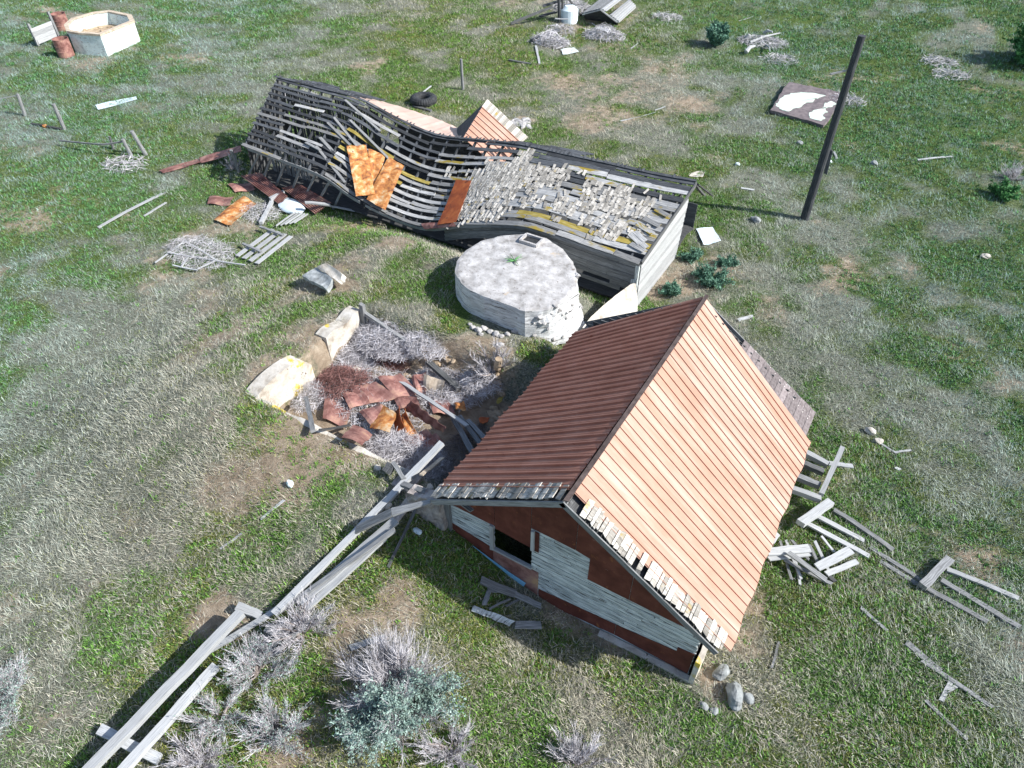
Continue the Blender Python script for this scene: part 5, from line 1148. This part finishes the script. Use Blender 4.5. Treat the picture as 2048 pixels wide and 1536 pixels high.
gsheet([(318, 341), (398, 316), (402, 325), (326, 346)], .08, 'rust_dark', 'narrow dark red tin strip in the grass left of the barn', 'tin_strip')
gsheet([(398, 316), (480, 290), (484, 303), (402, 326)], (.1, .7, .7, .1), 'rust_dark', 'shaded end of tin strip leaning on the barn corner', 'tin_strip')
# ================================================================== tin and boards in front of the open barn end
CO = lambda n: (lambda u, v: .03 * math.sin(v * 6.283 * n))
gsheet([(480, 350), (500, 345), (575, 380), (560, 408)], (.45, .5, .3, .15), 'rust_dark', 'upper of two brown corrugated sheets before the open barn', 'corrugated_sheet', nu=4, nv=4, fn=lambda u, v: 0.0).name = 'corrugated_sheet'
def corr(pxs, dzs, n, label, mat='rust_dark'):
    P4 = [at(a, b_, d) for (a, b_), d in zip(pxs, dzs)]; mb = MB(); mb.sheet(*P4, n * 6, 3, .006, fn=lambda u, v: .028 * math.sin(u * 6.283 * n), c=.5); return tag(mb.build('corrugated_sheet', M[mat]), label, 'metal sheet')
o_ = bpy.data.objects['corrugated_sheet']; bpy.data.objects.remove(o_)
corr([(482, 352), (520, 345), (575, 392), (560, 410)], (.45, .55, .35, .12), 8, 'upper of two brown corrugated sheets before the open barn')
corr([(563, 376), (600, 368), (662, 405), (630, 428)], (.25, .5, .45, .15), 10, 'lower brown corrugated sheet beside the pale blue tin')
mb = MB(); p = at(583, 412, .12); mb.rock(p, (.75, .42, .12), 3, nu=24, nv=10, rough=.12, rot=math.radians(-10)); tag(mb.build('pale_blue_tin_hood', M['white'], smooth=True), 'pale blue rounded tin hood lying before the open barn', 'tin hood')
plank(610, 405, 660, 410, .14, .06, .55, .4, 'pale board lying over the lower corrugated sheet', mat='wood_pale'); plank(660, 412, 725, 425, .08, .04, .3, .1, 'thin grey batten in the grass along the barn eave', mat='wood_pale')
plank(522, 446, 545, 400, .13, .12, .12, .15, 'left leg of the A of two bleached logs', 'bleached_log', 'wood_pale', 'log'); plank(540, 398, 568, 383, .13, .12, .25, .3, 'upper short log of the two bleached logs', 'bleached_log', 'wood_pale', 'log')
gsheet([(488, 392), (514, 408), (462, 452), (428, 440)], .10, 'rust', 'bright orange rusted sheet flat in the grass', 'rusted_tin_sheet', fn=R5)
gsheet([(420, 392), (468, 394), (460, 412), (415, 408)], .06, 'rust_dark', 'brown sheet behind the bright orange one in the grass', 'rusted_tin_sheet', fn=R5)
gsheet([(455, 368), (500, 366), (510, 380), (470, 385)], .06, 'rust_dark', 'dull brown sheet next to the upper corrugated one', 'rusted_tin_sheet', fn=R5)
for k in range(5):
    plank(552 + k * 9, 452 - k * 1.5, 592 + k * 6, 424 + k * 1, .06, .03, .12, .14, 'narrow slat in the row of spaced slats below the blue tin hood', 'slat', 'wood_pale', 'slat', 'spaced slats below the blue tin hood')
mb = MB()
for k in range(4):
    a = at(474 + k * 13, 512 + k * 5, .10); b_ = at(546 + k * 12, 459 + k * 4.5, .14); mb.beam(a, b_, .17, .03)
pn = mb.build('board_panel', M['wood_pale']); pn.name = 'boards'; bpy.data.meshes[pn.data.name].name = 'boards'
rt_ = thing('wooden_platform', pn.location, 'bleached panel of four boards lying in the grass before the barn', 'board panel'); pn.location = (0, 0, 0); pn.parent = rt_
mb = MB(); mb.beam(at(520, 453, .2), at(566, 470, .2), .09, .05); mb.build('cross_batten', M['wood'], rt_)
mb = MB(); mb.beam(at(485, 487, .18), at(522, 503, .18), .09, .05); mb.build('cross_batten', M['wood'], rt_)
for (a, b_, c_, d_, lb) in ((310, 525, 368, 482, 'left rail of the thin light frame in dry grass'), (370, 482, 432, 520, 'top rail of the thin light frame in dry grass'), (345, 530, 395, 540, 'bottom rail of the thin light frame in dry grass'), (395, 538, 435, 518, 'short end rail of the thin light frame'), (335, 505, 490, 530, 'long bowed strip running to the board panel'), (362, 535, 378, 513, 'short crossbar of the thin light frame')):
    plank(a, b_, c_, d_, .06, .03, .12, .12, lb, 'light_batten', 'wood_pale', 'batten')
tangle('dead_brush', 400, 505, 1.5, .9, .2, 1300, 'twig', 'flattened pale brush inside the thin light frame', ln=.6)
tangle('dead_brush', 520, 425, .9, .6, .15, 500, 'twig', 'pale brush between the logs and the orange sheet', ln=.5)
bush('dead_shrub', 472, 340, .6, .7, 14, 20, 'pale dead shrub in the shade at the open barn corner', 'dead shrub')
plank(478, 345, 462, 300, .12, .08, 0, 1.1, 'grey post leaning at the open barn corner', 'leaning_post', 'wood', 'post')
# ================================================================== tyre, heaps and slabs behind
mb = MB(); tc = at(847, 199, .2); R_, r_ = .66, .21; n = 64
def tp(i, j):
    a = i / n * 6.28318; b_ = j / 12 * 6.28318; k = 1.0 + (.07 if (i % 2 and j in (0, 1, 11, 2, 10)) else 0); rr = r_ * k
    return tc + Vector((math.cos(a) * (R_ - .2 + rr * math.cos(b_)), math.sin(a) * (R_ - .2 + rr * math.cos(b_)), rr * math.sin(b_) * .95))
for i in range(n):
    for j in range(12): mb.quad([tp(i, j), tp(i + 1, j), tp(i + 1, j + 1), tp(i, j + 1)], None, .5)
tag(mb.build('tractor_tyre', M['rubber_and_hatch']), 'black tractor tyre lying flat in the grass behind the barn', 'tyre')
plank(826, 212, 862, 222, .16, .08, .05, .05, 'dark short plank in the grass by the tyre', mat='wood_dark'); plank(838, 190, 862, 172, .06, .04, .05, .2, 'thin pale stick rising behind the tyre', 'stick', 'wood_pale', 'stick')
mb = MB()
for k in range(22): mb.rock(at(1048 + random.gauss(0, 9), 245 + random.gauss(0, 4), .0), (U(.08, .3), U(.08, .25), U(.05, .12)), 300 + k, nu=8, nv=6)
tag(mb.build('pale_rubble', M['concrete']), 'heap of pale tan rubble behind the little gable', 'rubble', None, 'stuff')
gsheet([(1392, 458), (1425, 453), (1442, 482), (1408, 490)], .05, 'white', 'pale blue square steel sheet beside the barn end', 'steel_sheet')
gsheet([(1385, 345), (1412, 340), (1405, 355), (1378, 352)], .03, 'cement_lichen', 'pinkish broken slab just behind the barn gable', 'flat_slab', cat='slab')
gsheet([(1122, 99), (1148, 94), (1158, 104), (1126, 109)], .06, 'plaster', 'white flat slab in the far field below the ruined shed', 'flat_slab', cat='slab')
pad = thing('concrete_pad', at(1615, 212, 0), 'dark grey square concrete pad with mint coloured crust near the pole', 'concrete pad')
P4 = [at(*q, .08) for q in ((1574, 170), (1694, 190), (1648, 254), (1540, 224))]
for p in P4: p.z = .12
mb = MB(); mb.sheet(*P4, 10, 8, .14, fn=lambda u, v: .01 * math.sin(u * 20), edge=.05); mb.build('slab', M['padgrey'], pad)
for pts in (((1551, 211), (1556, 203), (1566, 193), (1583, 187), (1603, 184), (1628, 186), (1650, 191), (1634, 196), (1625, 203), (1611, 206), (1604, 214), (1588, 217), (1578, 223), (1562, 219)), ((1617, 236), (1620, 225), (1632, 218), (1652, 217), (1655, 224), (1645, 229), (1650, 236), (1640, 241)), ((1645, 215), (1650, 206), (1664, 202), (1674, 208), (1660, 214))):
    poly = [at(a, b_, z=.205) for a, b_ in pts]; mb = MB(); cc2 = sum(poly, Vector()) / len(poly)
    fin = []
    for i in range(len(poly)):
        for k in range(4):
            p = poly[i].lerp(poly[(i + 1) % len(poly)], k / 4); fin.append(p + Vector((U(-.05, .05), U(-.05, .05), 0)))
    for i in range(len(fin)):
        a, b_ = fin[i], fin[(i + 1) % len(fin)]; mb.quad([cc2, b_, a][::-1], None, .5); mb.quad([a, b_, b_ - Vector((0, 0, .03)), a - Vector((0, 0, .03))][::-1], None, .5)
    mb.build('lime_crust', M['mint'], pad)
# ================================================================== octagonal stock tank, barrels, board rack
tk = thing('octagonal_stock_tank', at(200, 72, 0), 'open octagonal whitewashed concrete stock tank at the upper left', 'stock tank')
ot = [(130, 51), (135, 63), (157, 67), (200, 70), (268, 43), (262, 31), (219, 22), (185, 26), (144, 38)]
O = [at(a, b_, z=1.12) for a, b_ in ot]; oc = sum(O, Vector()) / len(O); I = [p.lerp(oc, .11) for p in O]
mb = MB(); mr = MB(); mi = MB()
for i in range(len(O)):
    j = (i + 1) % len(O); L = (O[j] - O[i]).length; n = 6
    for k in range(n):
        a, b_ = O[i].lerp(O[j], k / n), O[i].lerp(O[j], (k + 1) / n); c_, d_ = I[i].lerp(I[j], k / n), I[i].lerp(I[j], (k + 1) / n)
        dn = Vector((0, 0, 1.22))
        mb.quad([a, b_, b_ - dn, a - dn][::-1], [(0, 0), (L / n, 0), (L / n, 1), (0, 1)], .5); mi.quad([c_, d_, d_ - dn, c_ - dn], None, .5)
        e = Vector((0, 0, .05)); x = (oc - a).normalized() * -.05; y = (oc - b_).normalized() * -.05
        mr.quad([a + x + e, b_ + y + e, d_ + e, c_ + e], None, .5); mr.quad([a + x + e, b_ + y + e, b_ + y - e, a + x - e][::-1], None, .5); mr.quad([c_ + e, d_ + e, d_ - e, c_ - e], None, .5)
mb.build('outer_wall', M['plaster'], tk); mi.build('inner_wall', M['plaster'], tk); mr.build('rim', M['rim'], tk)
mb = MB(); fl = [Vector((p.x, p.y, .45)) for p in I]; mb.quad(fl, None, .5)
for k in range(50):
    a = U(0, 6.28); r = U(0, 1.5); mb.rock(Vector((oc.x + math.cos(a) * r, oc.y + math.sin(a) * r, .47)), (U(.05, .2), U(.05, .15), U(.03, .1)), k, nu=7, nv=5)
mb.build('silt_floor', M['earth'], tk)
def barrel(px, py, label):
    p = at(px, py, 0); rt = thing('rusty_barrel', p, label, 'barrel', 'rusty barrels by the stock tank'); mb = MB(); R_ = .42
    pr = [(0, R_ * .98), (.02, R_), (.28, R_), (.30, R_ * 1.04), (.33, R_), (.58, R_), (.60, R_ * 1.04), (.63, R_), (.92, R_), (.95, R_ * 1.03), (.95, R_ * .93), (.3, R_ * .93), (.3, .001)]
    for i in range(len(pr) - 1):
        for k in range(24):
            a, b_ = k / 24 * 6.28318, (k + 1) / 24 * 6.28318
            mb.quad([p + Vector((math.cos(t) * pr[m_][1], math.sin(t) * pr[m_][1], pr[m_][0])) for (t, m_) in ((a, i), (b_, i), (b_, i + 1), (a, i + 1))], None, .5)
    mb.build('barrel_body', M['rust_dark'], rt)
barrel(134, 112, 'rusty open barrel in front of the stock tank corner'); barrel(128, 60, 'rusty barrel partly hidden behind the board rack')
rk = thing('board_rack', at(92, 88, 0), 'pale boards nailed between two posts beside the stock tank', 'board rack')
a0, a1 = at(77, 92, 0), at(119, 76, 0)
for p, q in ((a0, Vector((-.12, 0, 1.2))), (a1, Vector((-.1, 0, 1.45)))):
    mb = MB(); mb.beam(p, p + q, .14, .12, up=(0, 1, 0)); mb.build('post', M['wood'], rk)
mb = MB()
for k in range(4): mb.beam(a0 + Vector((.05, -.05, .2 + .22 * k)), a1 + Vector((-.05, -.05, .2 + .22 * k)), .03, .21)
mb.build('boards', M['wood_pale'], rk)
# ================================================================== ruined shed and windmill timbers at the top
sh = thing('ruined_shed', at(1205, 40, 0), 'low collapsed shed with splintered roof planks at the top edge', 'ruined shed')
A0, A1 = at(1203, 19, 1.0), at(1246, -14, .9); B0, B1 = at(1167, 28, .45), at(1215, -12, .5); C0, C1 = at(1236, 44, .3), at(1270, 14, .3)
mb = MB()
for k in range(7):
    f = (k + .5) / 7; mb.beam(A0.lerp(B0, f) + Vector((0, 0, .05)), A1.lerp(B1, f) + Vector((0, 0, U(.0, .1))), .19, .04)
mb.build('roof_planks', M['wood'], sh)
mb = MB()
for k in range(8):
    if k in (2, 3): continue
    f = (k + .5) / 8; mb.beam(A0.lerp(C0, f) + Vector((0, 0, .05)), A1.lerp(C1, f) + Vector((0, 0, U(0, .08))), .2, .04)
mb.build('right_roof_planks', M['wood_pale'], sh)
mb = MB(); g0 = at(1170, 38, 0); g1 = at(1236, 50, 0); mb.quad([g0, g1, C0, A0, B0], None, .4); mb.quad([g0, B0, B1, at(1215, 0, 0)], None, .4); mb.build('front_wall', M['wood_black'], sh)
mb = MB(); mb.beam(A0 + Vector((0, -.1, 0)), C0 + Vector((0, -.1, 0)), .16, .06); mb.beam(A0 + Vector((0, -.1, 0)), B0 + Vector((0, -.1, 0)), .1, .06); mb.build('gable_trim', M['wood_pale'], sh)
mb = MB(); mb.beam(C0, C1, .12, .1); mb.build('eave_beam', M['wood_pale'], sh)
post(1119, 48, 1117, -14, .10, 'left one of the two dark upright windmill timbers', 'windmill_timber', 'wood_black'); post(1125, 46, 1125, -12, .08, 'right one of the two dark upright windmill timbers', 'windmill_timber', 'wood_dark')
plank(1022, 47, 1105, 14, .14, .12, .1, .9, 'long dark fallen pole at the top left of the timbers', 'fallen_pole', 'wood_dark', 'pole', n=6); plank(1086, 12, 1140, -6, .14, .12, .9, 1.3, 'upper part of the fallen windmill frame', 'fallen_pole', 'wood_black', 'pole')
plank(1136, -4, 1162, 30, .10, .10, 1.4, .1, 'slanting dark brace between windmill timbers and ruined shed', 'slanting_brace', 'wood_dark', 'brace'); plank(1080, 33, 1112, 24, .3, .06, .2, .4, 'dark broad board under the fallen windmill frame', mat='wood_black')
plank(1064, 81, 1117, 60, .24, .14, .15, .25, 'dark log lying below the windmill timbers', 'dark_log', 'wood_black', 'log'); plank(1072, 92, 1079, 128, .12, .07, .06, .04, 'pale pole in the far field below the dark log', 'pale_pole', 'wood_pale', 'pole')
plank(1018, 120, 1062, 128, .14, .08, .06, .04, 'dark board meeting the foot of the pale pole', mat='wood_dark'); plank(1110, 37, 1136, 38, .08, .05, .5, .5, 'short pale crossbar on the windmill timbers', 'crossbar', 'wood_pale', 'crossbar')
mb = MB(); p = at(1138, 44, .0); mb.tube([p, p + Vector((0, 0, .75)), p + Vector((0, 0, .95))], [.55, .55, .3], 20); tag(mb.build('pale_blue_tank', M['white']), 'small pale blue steel tank among the windmill timbers', 'tank')
gsheet([(1190, 57), (1200, 52), (1222, 60), (1218, 66)], .35, 'wood_pale', 'pale lid board on the brush below the ruined shed', 'lid_board', cat='board')
for (a, b_, rx, ry, lb) in ((1145, 18, 1.4, 1.0, 'silvery brush among the windmill timbers'), (1208, 72, 1.3, .9, 'grey brush below the ruined shed'), (1100, 85, 1.2, .8, 'grey brush around the dark log')):
    tangle('dead_brush', a, b_, rx, ry, .6, 700, 'twig', lb, wd=.022, ln=.8)
tangle('dead_brush', 1525, 85, 1.5, 1.0, .3, 600, 'twig', 'grey brush under the bleached branches in the far field', wd=.02, ln=.8)
for (a, b_, c_, d_, r_, lb) in ((1492, 104, 1510, 92, .14, 'thick pale branch at the front of the wood heap'), (1500, 85, 1560, 66, .08, 'longest pale branch of the wood heap'), (1492, 78, 1500, 70, .16, 'bleached root stump of the wood heap'), (1532, 90, 1540, 104, .06, 'thin pale branch at the right of the wood heap'), (1530, 66, 1545, 64, .12, 'short thick branch at the back of the wood heap')):
    mb = MB(); p, q = at(a, b_, .15), at(c_, d_, .35); mb.tube([p, p.lerp(q, .5) + Vector((U(-.1, .1), 0, .08)), q], [r_, r_ * .8, r_ * .4], 7); tag(mb.build('bleached_branch', M['wood_pale']), lb, 'branch')
